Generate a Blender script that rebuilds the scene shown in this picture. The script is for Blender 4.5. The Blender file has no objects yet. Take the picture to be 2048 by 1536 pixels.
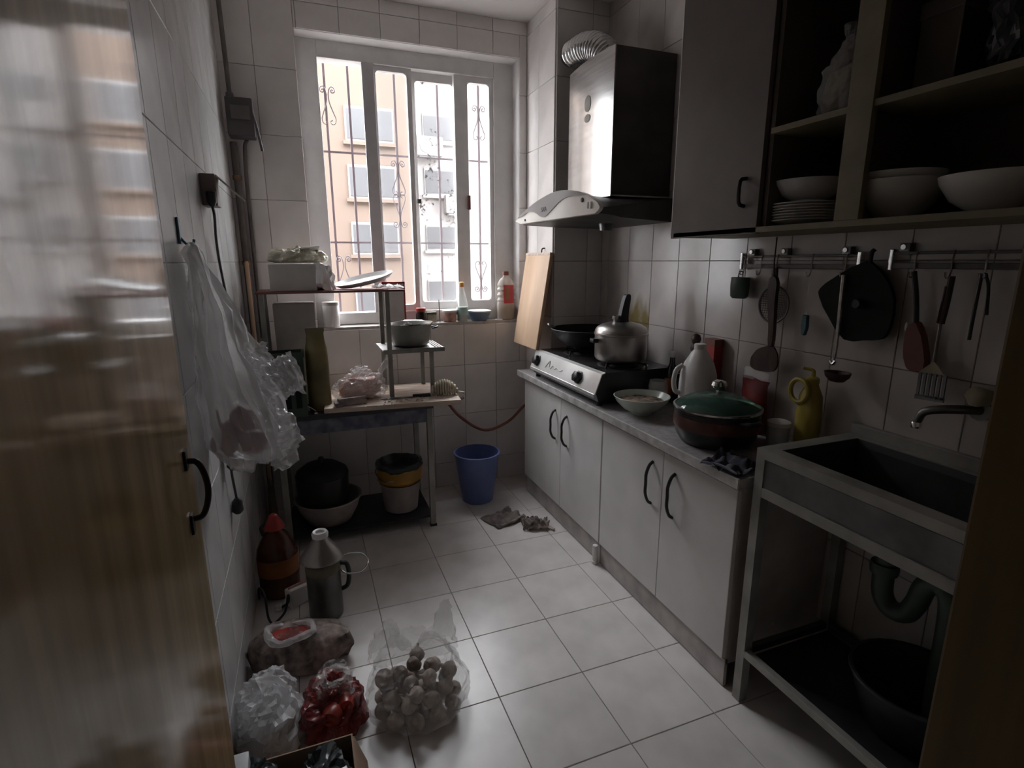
import bpy, bmesh, math, random
from mathutils import Vector, Matrix, noise
random.seed(7)
R = math.radians
sc = bpy.context.scene
C = sc.collection

# ---------------------------------------------------------------- camera, sky, exposure
F_PX = 1079.0
cam_d = bpy.data.cameras.new('camera'); cam = bpy.data.objects.new('camera', cam_d); C.objects.link(cam)
cam_d.sensor_fit = 'HORIZONTAL'; cam_d.sensor_width = 36.0; cam_d.lens = 36.0 * F_PX / 2048.0
cam_d.clip_start = 0.02; cam_d.clip_end = 200
yaw, pit, rol = R(20.98), R(-12.85), R(-0.18)
fw = Vector((math.sin(yaw)*math.cos(pit), math.cos(yaw)*math.cos(pit), math.sin(pit)))
rt = Vector((math.cos(yaw), -math.sin(yaw), 0)); up = rt.cross(fw)
rt2 = rt*math.cos(rol) + up*math.sin(rol); up2 = up*math.cos(rol) - rt*math.sin(rol)
cam.matrix_world = Matrix(((rt2.x, up2.x, -fw.x, -.184), (rt2.y, up2.y, -fw.y, -2.285), (rt2.z, up2.z, -fw.z, 1.366), (0, 0, 0, 1)))
sc.camera = cam

w = bpy.data.worlds.new('overcast_sky'); sc.world = w; w.use_nodes = True
wn = w.node_tree; bgn = wn.nodes['Background']
bgn.inputs['Color'].default_value = (0.93, 0.96, 1.0, 1); bgn.inputs['Strength'].default_value = 20.0
vs = sc.view_settings
sc.display_settings.display_device = 'sRGB'
vs.view_transform = 'Standard'; vs.look = 'None'; vs.gamma = 1.0; vs.use_curve_mapping = False
vs.exposure = 0.3
cy = sc.cycles
cy.use_denoising = True
cy.max_bounces = 14; cy.diffuse_bounces = 8; cy.glossy_bounces = 6; cy.transmission_bounces = 10; cy.transparent_max_bounces = 24
cy.caustics_reflective = False; cy.caustics_refractive = False
# the window opening helps sampling of the sky (portal: gives no light of its own)
pl = bpy.data.lights.new('window_portal', 'AREA'); pl.shape = 'RECTANGLE'; pl.size = 1.2; pl.size_y = 1.45
pl.cycles.is_portal = True
po = bpy.data.objects.new('window_portal', pl); C.objects.link(po)
po.location = (0.46, 1.0, 1.74); po.rotation_euler = (R(-90), 0, 0)

# ---------------------------------------------------------------- materials
MT = {}
def mat(name, col, rough=.5, metal=0., var=.12, scale=8., bump=0., bscale=60., coat=0., spec=.5, alpha=None, stretch=None, col2=None, trans=0., ior=1.45, rnd=0., thin=None):
    m = bpy.data.materials.new(name); m.use_nodes = True
    nt = m.node_tree; b = nt.nodes['Principled BSDF']
    tc = nt.nodes.new('ShaderNodeTexCoord')
    src = tc.outputs['Object']
    if stretch:
        mp = nt.nodes.new('ShaderNodeMapping'); mp.inputs['Scale'].default_value = stretch
        nt.links.new(src, mp.inputs['Vector']); src = mp.outputs['Vector']
    nz = nt.nodes.new('ShaderNodeTexNoise'); nz.inputs['Scale'].default_value = scale; nz.inputs['Detail'].default_value = 5
    nt.links.new(src, nz.inputs['Vector'])
    cr = nt.nodes.new('ShaderNodeValToRGB')
    c2 = col2 or tuple(max(0, c*(1-var*2.2)) for c in col); c1 = tuple(min(1, c*(1+var*.6)) for c in col)
    cr.color_ramp.elements[0].position = .32; cr.color_ramp.elements[1].position = .68
    cr.color_ramp.elements[0].color = (*c2, 1); cr.color_ramp.elements[1].color = (*c1, 1)
    nt.links.new(nz.outputs['Fac'], cr.inputs['Fac'])
    out = cr.outputs['Color']
    if rnd:
        oi = nt.nodes.new('ShaderNodeObjectInfo')
        mr = nt.nodes.new('ShaderNodeMapRange'); mr.inputs['To Min'].default_value = 1-rnd; mr.inputs['To Max'].default_value = 1+rnd*.3
        nt.links.new(oi.outputs['Random'], mr.inputs['Value'])
        mx = nt.nodes.new('ShaderNodeVectorMath'); mx.operation = 'SCALE'
        nt.links.new(out, mx.inputs[0]); nt.links.new(mr.outputs['Result'], mx.inputs['Scale'])
        out = mx.outputs['Vector']
    nt.links.new(out, b.inputs['Base Color'])
    b.inputs['Roughness'].default_value = rough; b.inputs['Metallic'].default_value = metal
    b.inputs['Specular IOR Level'].default_value = spec; b.inputs['IOR'].default_value = ior
    b.inputs['Coat Weight'].default_value = coat; b.inputs['Coat Roughness'].default_value = .08
    b.inputs['Transmission Weight'].default_value = trans
    if bump:
        n2 = nt.nodes.new('ShaderNodeTexNoise'); n2.inputs['Scale'].default_value = bscale; n2.inputs['Detail'].default_value = 3
        nt.links.new(src, n2.inputs['Vector'])
        bp = nt.nodes.new('ShaderNodeBump'); bp.inputs['Strength'].default_value = bump; bp.inputs['Distance'].default_value = .004
        nt.links.new(n2.outputs['Fac'], bp.inputs['Height']); nt.links.new(bp.outputs['Normal'], b.inputs['Normal'])
    if alpha is not None:                       # thin clear film: part of the light passes straight through
        tr = nt.nodes.new('ShaderNodeBsdfTransparent'); ms = nt.nodes.new('ShaderNodeMixShader')
        ms.inputs['Fac'].default_value = alpha
        nt.links.new(tr.outputs[0], ms.inputs[1]); nt.links.new(b.outputs[0], ms.inputs[2])
        if thin: tr.inputs['Color'].default_value = (*thin, 1)
        nt.links.new(ms.outputs[0], nt.nodes['Material Output'].inputs['Surface'])
    MT[name] = m
    return m

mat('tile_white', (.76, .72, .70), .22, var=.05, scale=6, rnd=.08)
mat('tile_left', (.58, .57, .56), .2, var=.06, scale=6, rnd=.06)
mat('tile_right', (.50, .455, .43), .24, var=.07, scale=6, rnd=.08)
def stain_mat(name, za, zb):
    m = mat(name, (.50, .455, .43), .3, var=.07, scale=6)
    nt = m.node_tree; b = nt.nodes['Principled BSDF']; src = b.inputs['Base Color'].links[0].from_socket
    tc = nt.nodes.new('ShaderNodeTexCoord'); sx = nt.nodes.new('ShaderNodeSeparateXYZ'); nt.links.new(tc.outputs['Object'], sx.inputs[0])
    mp = nt.nodes.new('ShaderNodeMapping'); mp.inputs['Scale'].default_value = (1, 2.2, .8); nt.links.new(tc.outputs['Object'], mp.inputs['Vector'])
    nz = nt.nodes.new('ShaderNodeTexNoise'); nz.inputs['Scale'].default_value = 9; nz.inputs['Detail'].default_value = 6; nt.links.new(mp.outputs['Vector'], nz.inputs['Vector'])
    mr = nt.nodes.new('ShaderNodeMapRange'); mr.inputs['From Min'].default_value = za; mr.inputs['From Max'].default_value = zb; nt.links.new(sx.outputs['Z'], mr.inputs['Value'])
    mu = nt.nodes.new('ShaderNodeMath'); mu.operation = 'MULTIPLY'; nt.links.new(mr.outputs['Result'], mu.inputs[0]); nt.links.new(nz.outputs['Fac'], mu.inputs[1])
    m2 = nt.nodes.new('ShaderNodeMapRange'); m2.inputs['From Min'].default_value = .16; m2.inputs['From Max'].default_value = .44; nt.links.new(mu.outputs[0], m2.inputs['Value'])
    mx = nt.nodes.new('ShaderNodeMix'); mx.data_type = 'RGBA'; nt.links.new(m2.outputs['Result'], mx.inputs['Factor']); nt.links.new(src, mx.inputs[6]); mx.inputs[7].default_value = (.20, .145, .05, 1)
    nt.links.new(mx.outputs[2], b.inputs['Base Color'])
stain_mat('tile_stain', .06, -.13); stain_mat('tile_stain_low', -.10, .16)
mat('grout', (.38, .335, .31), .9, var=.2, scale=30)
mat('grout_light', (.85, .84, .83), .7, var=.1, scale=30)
mat('floor_tile', (.67, .63, .61), .28, var=.07, scale=7, rnd=.07, bump=.05, bscale=20)
mat('floor_grout', (.16, .14, .13), .95, var=.2, scale=30)
mat('ceiling_paint', (.74, .71, .69), .8, var=.04, scale=3)
mat('plaster', (.62, .59, .56), .85, var=.05, scale=4)
mat('hall_paint', (.42, .38, .33), .9, var=.05, scale=3)
mat('pvc_frame', (.72, .70, .69), .35, var=.05, scale=10)
mat('pvc_shade', (.55, .52, .53), .45, var=.06, scale=10)
mat('sill_tile', (.48, .44, .41), .4, var=.15, scale=20)
mat('varnish', (.60, .47, .27), .09, var=.14, scale=5, coat=0, stretch=(6, 6, .5), bump=.006, bscale=9, spec=.6)
mat('jamb_wood', (.19, .13, .058), .35, var=.12, scale=5, stretch=(6, 6, .5), coat=.2)
mat('black_iron', (.035, .03, .03), .35, .4, var=.1)
mat('black_plastic', (.022, .022, .024), .4, var=.2)
mat('dark_metal', (.06, .06, .065), .4, .6, var=.15)
mat('cab_door', (.62, .60, .585), .42, var=.05, scale=5, bump=.04, bscale=120)
mat('cab_side', (.42, .38, .35), .55, var=.1, scale=8)
mat('toe_kick', (.46, .42, .40), .5, var=.15, scale=10)
mat('cab_upper', (.10, .080, .072), .4, var=.08, scale=6)
mat('cab_inner', (.09, .072, .06), .6, var=.12, scale=6)
mat('cab_edge', (.16, .135, .08), .5, var=.12, scale=10)
mat('worktop', (.36, .345, .34), .28, var=.15, scale=40)
mat('edge_metal', (.72, .70, .68), .3, .4, var=.15, scale=20)
mat('steel', (.62, .61, .60), .22, 1., var=.08, scale=6, stretch=(1, 1, 14))
mat('steel_paint', (.30, .29, .265), .45, .2, var=.15, scale=10)
mat('basin_steel', (.07, .07, .07), .35, .4, var=.2, scale=8)
mat('panel_steel', (.80, .80, .79), .32, .7, var=.05, scale=6)
mat('steel_soft', (.55, .54, .53), .38, 1., var=.12, scale=10)
mat('steel_dark', (.20, .195, .19), .4, .9, var=.2, scale=8)
mat('rail_dark', (.10, .085, .08), .4, .4, var=.2)
mat('chrome', (.75, .75, .75), .1, 1., var=.04)
mat('aluminium', (.42, .39, .37), .36, 1., var=.12, scale=9, bump=.06, bscale=90)
mat('foil', (.78, .78, .78), .22, 1., var=.08, bump=.3, bscale=70)
mat('hood_dark', (.10, .093, .09), .5, .2, var=.2, scale=6)
mat('hood_white', (.78, .75, .70), .35, var=.05)
mat('hood_grey', (.26, .245, .24), .35, .0, var=.05)
mat('ink', (.04, .04, .04), .5)
mat('grey_badge', (.33, .33, .29), .4)
mat('stove_top', (.055, .05, .052), .22, .3, var=.25, scale=10)
mat('cast_iron', (.025, .024, .024), .55, .3, var=.2, scale=20)
mat('wood_board', (.62, .43, .29), .5, var=.05, scale=5, stretch=(4, 4, .6))
mat('wood_pale', (.60, .47, .38), .55, var=.2, scale=6, stretch=(1, 8, 8))
mat('wood_dark', (.055, .028, .022), .5, var=.25, scale=8, stretch=(8, 8, 1))
mat('hose', (.26, .10, .06), .5, var=.15)
mat('bin_blue', (.13, .17, .36), .4, var=.1)
mat('rag', (.36, .30, .28), .95, var=.25, scale=20, bump=.4, bscale=150)
mat('rag_pale', (.47, .40, .37), .95, var=.25, scale=20, bump=.4, bscale=150)
mat('film', (.86, .85, .86), .15, alpha=.34, var=.03, spec=.9, bump=.8, bscale=35)
mat('film_clear', (.88, .87, .86), .12, alpha=.26, var=.03, spec=.9, bump=.8, bscale=35)
mat('film_white', (.80, .79, .80), .22, alpha=.45, var=.05, bump=.7, bscale=30)
mat('film_red', (.26, .035, .035), .25, alpha=.8, var=.2, bump=.35, bscale=40)
mat('film_dark', (.05, .065, .07), .22, alpha=.9, var=.3, bump=.3, bscale=40)
mat('sack', (.25, .19, .165), .7, var=.35, scale=30, bump=.3, bscale=60)
mat('garlic', (.46, .37, .32), .6, var=.25, scale=30, rnd=.4)
mat('onion', (.20, .05, .05), .4, var=.3, scale=12)
mat('redveg', (.40, .045, .03), .3, var=.3, scale=10)
mat('cardboard', (.34, .23, .16), .85, var=.12, scale=6)
mat('white_plastic', (.72, .70, .69), .35, var=.06)
mat('grey_box', (.47, .44, .42), .6, var=.08)
mat('white_paper', (.80, .78, .77), .7, var=.06)
mat('crate_green', (.035, .06, .04), .5, var=.3)
mat('noodle_pack', (.21, .17, .075), .4, var=.2, scale=8)
mat('yellow_bag', (.55, .51, .40), .4, var=.25, scale=14, bump=.3)
mat('red_brown', (.20, .075, .06), .6, var=.15)
mat('tub_pink', (.62, .36, .30), .4, var=.25, scale=25)
mat('bowl_blue', (.16, .22, .34), .3, var=.1)
mat('orange_cap', (.78, .36, .09), .4)
mat('red_cap', (.34, .035, .03), .4)
mat('label_red', (.70, .10, .12), .4)
mat('label_orange', (.36, .12, .03), .5, var=.2)
mat('label_teal', (.42, .60, .56), .5)
mat('label_pale', (.55, .56, .58), .5)
mat('glass', (.93, .96, .95), .03, var=0, alpha=.16, spec=.9)
mat('glass_green', (.10, .20, .16), .05, var=.05, alpha=.45, spec=.9, thin=(.55, .8, .7))
mat('pane', (.95, .97, .97), .04, var=.02, alpha=.10, spec=.6)
mat('oil', (.52, .30, .16), .15, var=.1, alpha=.75)
mat('jug_clear', (.80, .76, .70), .15, var=.05, alpha=.42)
mat('amber', (.085, .027, .012), .2, var=.2)
mat('dark_glass', (.025, .02, .018), .12, var=.2)
mat('celadon', (.55, .60, .54), .2, var=.06)
mat('food', (.26, .19, .13), .6, var=.5, scale=40, bump=.5)
mat('porcelain', (.58, .56, .53), .2, var=.06)
mat('enamel_shaded', (.37, .32, .30), .35, var=.15, scale=8)  # white enamel darkened: the shade under the table is put into the colour
mat('pot_dark', (.028, .026, .026), .3, var=.2)
mat('pot_band', (.14, .055, .04), .35, var=.3)
mat('yellow_plastic', (.36, .28, .05), .4, var=.1)
mat('cloth_blue', (.045, .045, .07), .8, var=.5, scale=18, col2=(.20, .20, .24))
mat('pan_green', (.012, .016, .014), .65, var=.2, spec=.15)
mat('cup_green', (.05, .085, .07), .4, var=.2)
mat('teal', (.06, .13, .17), .4)
mat('pipe_green', (.045, .07, .05), .45, var=.2)
mat('pipe_grey', (.14, .125, .115), .5, var=.2)
mat('meter', (.075, .062, .066), .45, var=.15)
mat('socket_brown', (.17, .13, .12), .5, var=.1)
mat('cloth_tan', (.36, .32, .22), .9, var=.2)
mat('loofah', (.62, .56, .44), .8, var=.2, scale=40, bump=.4)
mat('bucket_yellow', (.42, .22, .03), .4, var=.15)
mat('facade_orange', (.118, .087, .069), .9, var=.04, scale=.6)
mat('facade_white', (.235, .222, .217), .9, var=.03, scale=.6)
mat('bldg_pane', (.08, .081, .086), .3, var=.05, scale=1)
mat('bldg_frame', (.22, .22, .225), .6)
mat('grille', (.115, .085, .095), .5, var=.1)
mat('ground', (.22, .21, .20), .95, var=.1, scale=1)
mat('rust', (.28, .16, .10), .8, var=.3, scale=20)
mat('mesh_steel', (.20, .17, .15), .4, .7, var=.2)
mat('dark_fabric', (.08, .035, .035), .9, var=.3)

# ---------------------------------------------------------------- mesh helpers
def nbm(): return bmesh.new()
def bx(bm, x0, x1, y0, y1, z0, z1):
    vs_ = [bm.verts.new(p) for p in ((x0,y0,z0),(x1,y0,z0),(x1,y1,z0),(x0,y1,z0),(x0,y0,z1),(x1,y0,z1),(x1,y1,z1),(x0,y1,z1))]
    for f in ((3,2,1,0),(4,5,6,7),(0,1,5,4),(1,2,6,5),(2,3,7,6),(3,0,4,7)): bm.faces.new([vs_[i] for i in f])
    return vs_
def bevel(bm, r=.004, seg=2):
    bmesh.ops.bevel(bm, geom=bm.edges[:], offset=r, segments=seg, profile=.6, affect='EDGES', clamp_overlap=True)
    return bm
def box(x0, x1, y0, y1, z0, z1, r=0., seg=2):
    bm = nbm(); bx(bm, min(x0,x1), max(x0,x1), min(y0,y1), max(y0,y1), min(z0,z1), max(z0,z1))
    if r: bevel(bm, r, seg)
    return bm
def loft(rings, close=True, cap=True, bm=None):
    bm = bm or nbm(); rr = [[bm.verts.new(p) for p in r] for r in rings]
    n = len(rr[0])
    for a, b in zip(rr, rr[1:]):
        for i in range(n if close else n-1):
            j = (i+1) % n
            try: bm.faces.new((a[i], a[j], b[j], b[i]))
            except ValueError: pass
    if cap and close:
        for r in (rr[0][::-1], rr[-1]):
            try: bm.faces.new(r)
            except ValueError: pass
    return bm
def lathe(prof, n=28, c=(0,0,0), bm=None, cap=True, axis='z', sx=1., sy=1.):
    rings = []
    for r, z in prof:
        ring = []
        for i in range(n):
            a = 2*math.pi*i/n; p = (max(r,1e-4)*math.cos(a)*sx, max(r,1e-4)*math.sin(a)*sy, z)
            if axis == 'x': p = (p[2], p[0], p[1])
            if axis == 'y': p = (p[0], -p[2], p[1]); p = (p[0], p[1]*-1, p[2])
            ring.append((p[0]+c[0], p[1]+c[1], p[2]+c[2]))
        rings.append(ring)
    return loft(rings, True, cap, bm)
def ringl(prof, n=28, c=(0,0,0), **k): return lathe(list(prof)+[prof[0]], n, c, cap=False, **k)
def catmull(pts, k=6):
    P = [Vector(p) for p in pts]
    if len(P) < 3: return P
    o = []
    Q = [P[0]*2-P[1]] + P + [P[-1]*2-P[-2]]
    for i in range(1, len(Q)-2):
        a, b, c, d = Q[i-1:i+3]
        for j in range(k):
            t = j/k
            o.append(.5*((2*b)+(c-a)*t+(2*a-5*b+4*c-d)*t*t+(3*b-a-3*c+d)*t**3))
    o.append(P[-1]); return o
def tube(pts, r, n=8, k=6, bm=None, smooth=True):
    P = catmull(pts, k) if smooth and len(pts) > 2 else [Vector(p) for p in pts]
    rr = (lambda t: r) if not callable(r) else r
    rings = []; ref = None
    for i, p in enumerate(P):
        t = (P[min(i+1, len(P)-1)] - P[max(i-1, 0)]).normalized()
        if ref is None: ref = Vector((0,0,1)) if abs(t.z) < .9 else Vector((1,0,0))
        u = (ref - t*ref.dot(t)); u = u.normalized() if u.length > 1e-5 else t.orthogonal().normalized()
        v = t.cross(u); ref = u
        q = rr(i/max(1, len(P)-1))
        rings.append([p + u*(q*math.cos(2*math.pi*j/n)) + v*(q*math.sin(2*math.pi*j/n)) for j in range(n)])
    return loft(rings, True, True, bm)
def slab(outline, axis, d0, d1, bm=None):
    """extrude a 2D outline along an axis between d0 and d1"""
    def P(a, b, d): return {'x': (d, a, b), 'y': (a, d, b), 'z': (a, b, d)}[axis]
    bm = bm or nbm()
    A = [bm.verts.new(P(a, b, d0)) for a, b in outline]; B = [bm.verts.new(P(a, b, d1)) for a, b in outline]
    n = len(A)
    bm.faces.new(A[::-1]); bm.faces.new(B)
    for i in range(n): bm.faces.new((A[i], A[(i+1) % n], B[(i+1) % n], B[i]))
    return bm
def smooth2(pts, k=5): return [(p.x, p.y) for p in catmull([(a, b, 0) for a, b in pts], k)]
def rough_up(bm, amp, freq, seed=0, ridge=True):
    for v in bm.verts:
        q = v.co*freq + Vector((seed*3.1, seed*1.7, seed*.9))
        nv = noise.noise_vector(q)
        if ridge: nv = nv + noise.noise_vector(q*2.6)*.5
        v.co += nv*amp
    return bm
def crumple(bm, amp, freq, seed=0, zlock=.03, floor_=True):
    """sharp folds of thin film: ridged noise pushed along the normals"""
    bm.normal_update()
    for v in bm.verts:
        q = v.co*freq + Vector((seed*1.3, seed*2.1, seed*.7))
        d = (abs(noise.noise(q))-.25) + (abs(noise.noise(q*2.2+Vector((7, 3, 1))))-.25)*.6 + (abs(noise.noise(q*4.5))-.25)*.3
        f = min(1, max(0, v.co.z)/zlock+.1) if zlock else 1
        v.co -= v.normal*(d*amp*2*f)
        if floor_: v.co.z = max(v.co.z, .001)
    return bm
def dense(prof, k=4): return [(p.x, p.y) for p in catmull([(a, b, 0) for a, b in prof], k)]
def obj(name, bm, m, parent=None, smooth=False, loc=None):
    if isinstance(bm, bpy.types.Mesh): me = bm
    else:
        bmesh.ops.recalc_face_normals(bm, faces=bm.faces[:])
        me = bpy.data.meshes.new(name); bm.to_mesh(me); bm.free()
        if smooth:
            me.shade_smooth()
            if smooth != 'all': me.set_sharp_from_angle(angle=R(42))
    if m and not me.materials: me.materials.append(MT[m])
    o = bpy.data.objects.new(name, me); C.objects.link(o)
    if parent: o.parent = parent
    if loc: o.location = loc
    return o
def tag(o, label, cat=None, group=None, kind=None):
    o['label'] = label
    if cat: o['category'] = cat
    if group: o['group'] = group
    if kind: o['kind'] = kind
    return o
def thing(name, label, cat, loc=(0,0,0), rz=0., group=None, rot=None):
    o = bpy.data.objects.new(name, None); C.objects.link(o); o.empty_display_size = .05
    o.location = loc; o.rotation_euler = rot or (0, 0, rz)
    tag(o, label, cat, group); return o
def struct(name, bm, m, label, smooth=False):
    return tag(obj(name, bm, m, None, smooth), label, kind='structure')
def sempty(name, label, loc=(0,0,0)):
    o = bpy.data.objects.new(name, None); C.objects.link(o); o.location = loc
    return tag(o, label, kind='structure')
def dup(root, loc, rz=None, label=None):
    r = root.copy(); C.objects.link(r); r.location = loc
    if rz is not None: r.rotation_euler = (0, 0, rz)
    if label: r['label'] = label
    for ch in list(root.children):
        c = ch.copy(); C.objects.link(c); c.parent = r
        for g in list(ch.children):
            d = g.copy(); C.objects.link(d); d.parent = c
    return r
def text(name, body, size, m, parent, loc, rot, depth=.0006):
    cu = bpy.data.curves.new(name, 'FONT'); cu.body = body; cu.size = size; cu.extrude = depth; cu.align_x = 'CENTER'; cu.align_y = 'CENTER'
    t = bpy.data.objects.new(name, cu); C.objects.link(t)
    dg = bpy.context.evaluated_depsgraph_get(); me = bpy.data.meshes.new_from_object(t.evaluated_get(dg))
    bpy.data.objects.remove(t); bpy.data.curves.remove(cu)
    o = obj(name, me, m, parent); o.location = loc; o.rotation_euler = rot
    return o

# ---------------------------------------------------------------- room shell
XL, XR, YB, YF, ZC = -.47, 1.40, .80, -2.02, 2.64
PX, PY = 1.10, .43                         # corner shaft: left face x, front face y
TT = .007
_tm = {}
def tile_mesh(key, w_, h_, m, axis, gap=.0019, r=.0014):
    k = (round(w_, 4), round(h_, 4), m, axis)
    if k in _tm: return _tm[k]
    a, b = w_/2-gap/2, h_/2-gap/2
    bm = nbm(); lo = []; mid = []; hi = []
    def P(u, v, d):
        return {'z': (u, v, d), 'x': (d, u, v), '-x': (-d, u, v), 'y': (u, d, v), '-y': (u, -d, v)}[axis]
    cs = ((-1,-1),(1,-1),(1,1),(-1,1))
    lo = [bm.verts.new(P(sx*a, sy*b, -.004)) for sx, sy in cs]
    mid = [bm.verts.new(P(sx*a, sy*b, TT-r)) for sx, sy in cs]
    hi = [bm.verts.new(P(sx*(a-r), sy*(b-r), TT)) for sx, sy in cs]
    for A, B in ((lo, mid), (mid, hi)):
        for i in range(4): bm.faces.new((A[i], A[(i+1)%4], B[(i+1)%4], B[i]))
    bm.faces.new(hi)
    bmesh.ops.recalc_face_normals(bm, faces=bm.faces[:])
    if hi[0].link_faces:                    # make the front face look outwards
        f = [f for f in bm.faces if all(v in hi for v in f.verts)][0]
        out = Vector(P(0, 0, 1))
        if f.normal.dot(out) < 0: bmesh.ops.reverse_faces(bm, faces=bm.faces[:])
    me = bpy.data.meshes.new('tile'); bm.to_mesh(me); bm.free(); me.materials.append(MT[m])
    _tm[k] = me; return me
def cuts(a0, a1, org, step):
    k = math.floor((a0-org)/step+1e-6); o = [a0]
    while True:
        k += 1; v = org+k*step
        if v >= a1-1e-4: break
        if v > a0+.004: o.append(v)
    o.append(a1); return list(zip(o, o[1:]))
def tiles(parent, axis, d, U, V, uorg, ustep, vorg, vstep, m, holes=(), special=None):
    for u0, u1 in cuts(*U, uorg, ustep):
        for v0, v1 in cuts(*V, vorg, vstep):
            rects = [(u0, u1, v0, v1)]
            for hu0, hu1, hv0, hv1 in holes:
                nr = []
                for a0, a1, b0, b1 in rects:
                    if a1 <= hu0 or a0 >= hu1 or b1 <= hv0 or b0 >= hv1: nr.append((a0, a1, b0, b1)); continue
                    if a0 < hu0: nr.append((a0, hu0, b0, b1))
                    if a1 > hu1: nr.append((hu1, a1, b0, b1))
                    a0_, a1_ = max(a0, hu0), min(a1, hu1)
                    if b0 < hv0: nr.append((a0_, a1_, b0, hv0))
                    if b1 > hv1: nr.append((a0_, a1_, hv1, b1))
                rects = nr
            for a0, a1, b0, b1 in rects:
                if a1-a0 < .012 or b1-b0 < .012: continue
                mm = m
                if special:
                    s = special((a0+a1)/2, (b0+b1)/2)
                    if s: mm = s
                me = tile_mesh(None, a1-a0, b1-b0, mm, axis)
                cu, cv = (a0+a1)/2, (b0+b1)/2
                loc = {'z': (cu, cv, d), 'x': (d, cu, cv), '-x': (d, cu, cv), 'y': (cu, d, cv), '-y': (cu, d, cv)}[axis]
                o = bpy.data.objects.new('tile', me); C.objects.link(o); o.location = loc; o.parent = parent
WX0, WX1, WZ0, WZ1 = -.12, 1.047, 1.00, 2.459            # window opening
floor = struct('floor', box(XL-.2, XR+.2, -2.26, YB+.15, -.12, -TT), 'floor_grout', 'kitchen floor bed under pale square tiles')
tiles(floor, 'z', -TT, (XL, XR), (-2.25, YB), 0., .3, 0., .3, 'floor_tile')
hf = struct('floor_hall', box(-1.4, 2.0, -4.2, -2.26, -.12, 0), 'hall_paint', 'plain dim floor of the hall behind the doorway')
struct('ceiling', box(-1.6, 2.2, -4.4, 1.05, ZC, ZC+.1), 'ceiling_paint', 'flat off-white kitchen ceiling')
# back wall with window opening
bm = nbm(); T = .24
for (a, b, c, d) in ((XL-.2, WX0, -.1, ZC), (WX1, XR+.2, -.1, ZC), (WX0, WX1, -.1, WZ0), (WX0, WX1, WZ1, ZC)): bx(bm, a, b, YB, YB+T, c, d)
wb = struct('wall_back', bm, 'grout', 'tiled back wall around the window')
ZO, ZS = .152-.303, .303
tiles(wb, '-y', YB, (XL, 1.115), (0, ZC), .892, .2, ZO, ZS, 'tile_white', holes=[(WX0, WX1, WZ0, WZ1)])
wl = struct('wall_left', box(XL-.2, XL, -2.26, YB+T, -.1, ZC), 'grout_light', 'pale tiled left wall behind the door')
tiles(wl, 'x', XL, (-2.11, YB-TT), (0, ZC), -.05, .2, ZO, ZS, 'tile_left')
wr = struct('wall_right', box(XR, XR+.2, -2.26, YB+T, -.1, ZC), 'grout', 'tiled right wall behind the worktop and sink')
def stain(y, z):
    if .96 < z < 1.30 and -.06 < y < .16: return 'tile_stain'
    if .76 < z < 1.06 and -.06 < y < .16: return 'tile_stain_low'
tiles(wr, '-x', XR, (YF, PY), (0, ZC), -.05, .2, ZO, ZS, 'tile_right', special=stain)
wp = struct('wall_shaft', box(PX, XR+.02, PY, YB+.02, -.1, ZC), 'grout', 'tiled corner shaft between window and hood')
tiles(wp, '-x', PX, (PY-TT, YB-TT), (0, ZC), PY, .2, ZO, ZS, 'tile_white')
tiles(wp, '-y', PY, (PX-TT, XR-TT), (0, ZC), PX, .2, ZO, ZS, 'tile_white')
# front wall (doorway) and hall
JX = .388
bm = nbm(); bx(bm, JX+.06, XR+.2, -2.26, YF, -.1, ZC); bx(bm, XL-.2, -.40, -2.26, -2.12, -.1, ZC); bx(bm, -.40, JX+.06, -2.26, -2.12, 2.08, ZC)
struct('wall_front', bm, 'plaster', 'plastered wall with the doorway the photo is taken from')
bm = nbm(); bx(bm, -1.5, -1.4, -4.3, -2.26, -.1, ZC); bx(bm, 2.0, 2.1, -4.3, -2.26, -.1, ZC); bx(bm, -1.5, 2.1, -4.3, -4.2, -.1, ZC)
bx(bm, -1.4, XL-.2, -2.27, -2.2, -.1, ZC); bx(bm, XR+.2, 2.0, -2.27, -2.2, -.1, ZC)
struct('wall_hall', bm, 'hall_paint', 'dim hall walls behind the camera')
bm = nbm(); bx(bm, JX, JX+.06, -2.27, YF+.02, 0, 2.08); bx(bm, JX-.012, JX, -2.27, -2.13, 0, 2.08)
struct('trim_1', bevel(bm, .003), 'jamb_wood', 'brown varnished door jamb at the right edge of the picture')
bm = nbm(); bx(bm, -.40, -.345, -2.27, -2.115, 0, 2.08)
struct('trim_2', bevel(bm, .003), 'jamb_wood', 'brown varnished door jamb on the hinge side')
# the open door
door = sempty('door_1', 'open varnished wooden door leaf reflecting the window', (-.328, -1.556, 0))
door.rotation_euler = (0, 0, R(2.0))
obj('leaf', box(-.04, 0, -.535, 0, .008, 2.04, .003), 'varnish', door)
h = obj('handle', tube([(.002, -.047, 1.142), (.012, -.048, 1.14), (.018, -.05, 1.127), (.0205, -.052, 1.108), (.018, -.054, 1.09), (.012, -.057, 1.077), (.002, -.058, 1.075)], .0036, 10), 'black_iron', door, True)
obj('rosette', box(-.001, .003, -.054, -.040, 1.132, 1.156, .0015), 'black_iron', h)
obj('rosette', box(-.001, .003, -.066, -.052, 1.058, 1.082, .0015), 'black_iron', h)
for z in (.28, 1.75): obj('hinge', lathe([(.008, -.05), (.008, .05)], 12, (.004, -.538, z)), 'steel_soft', door, True)

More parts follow.
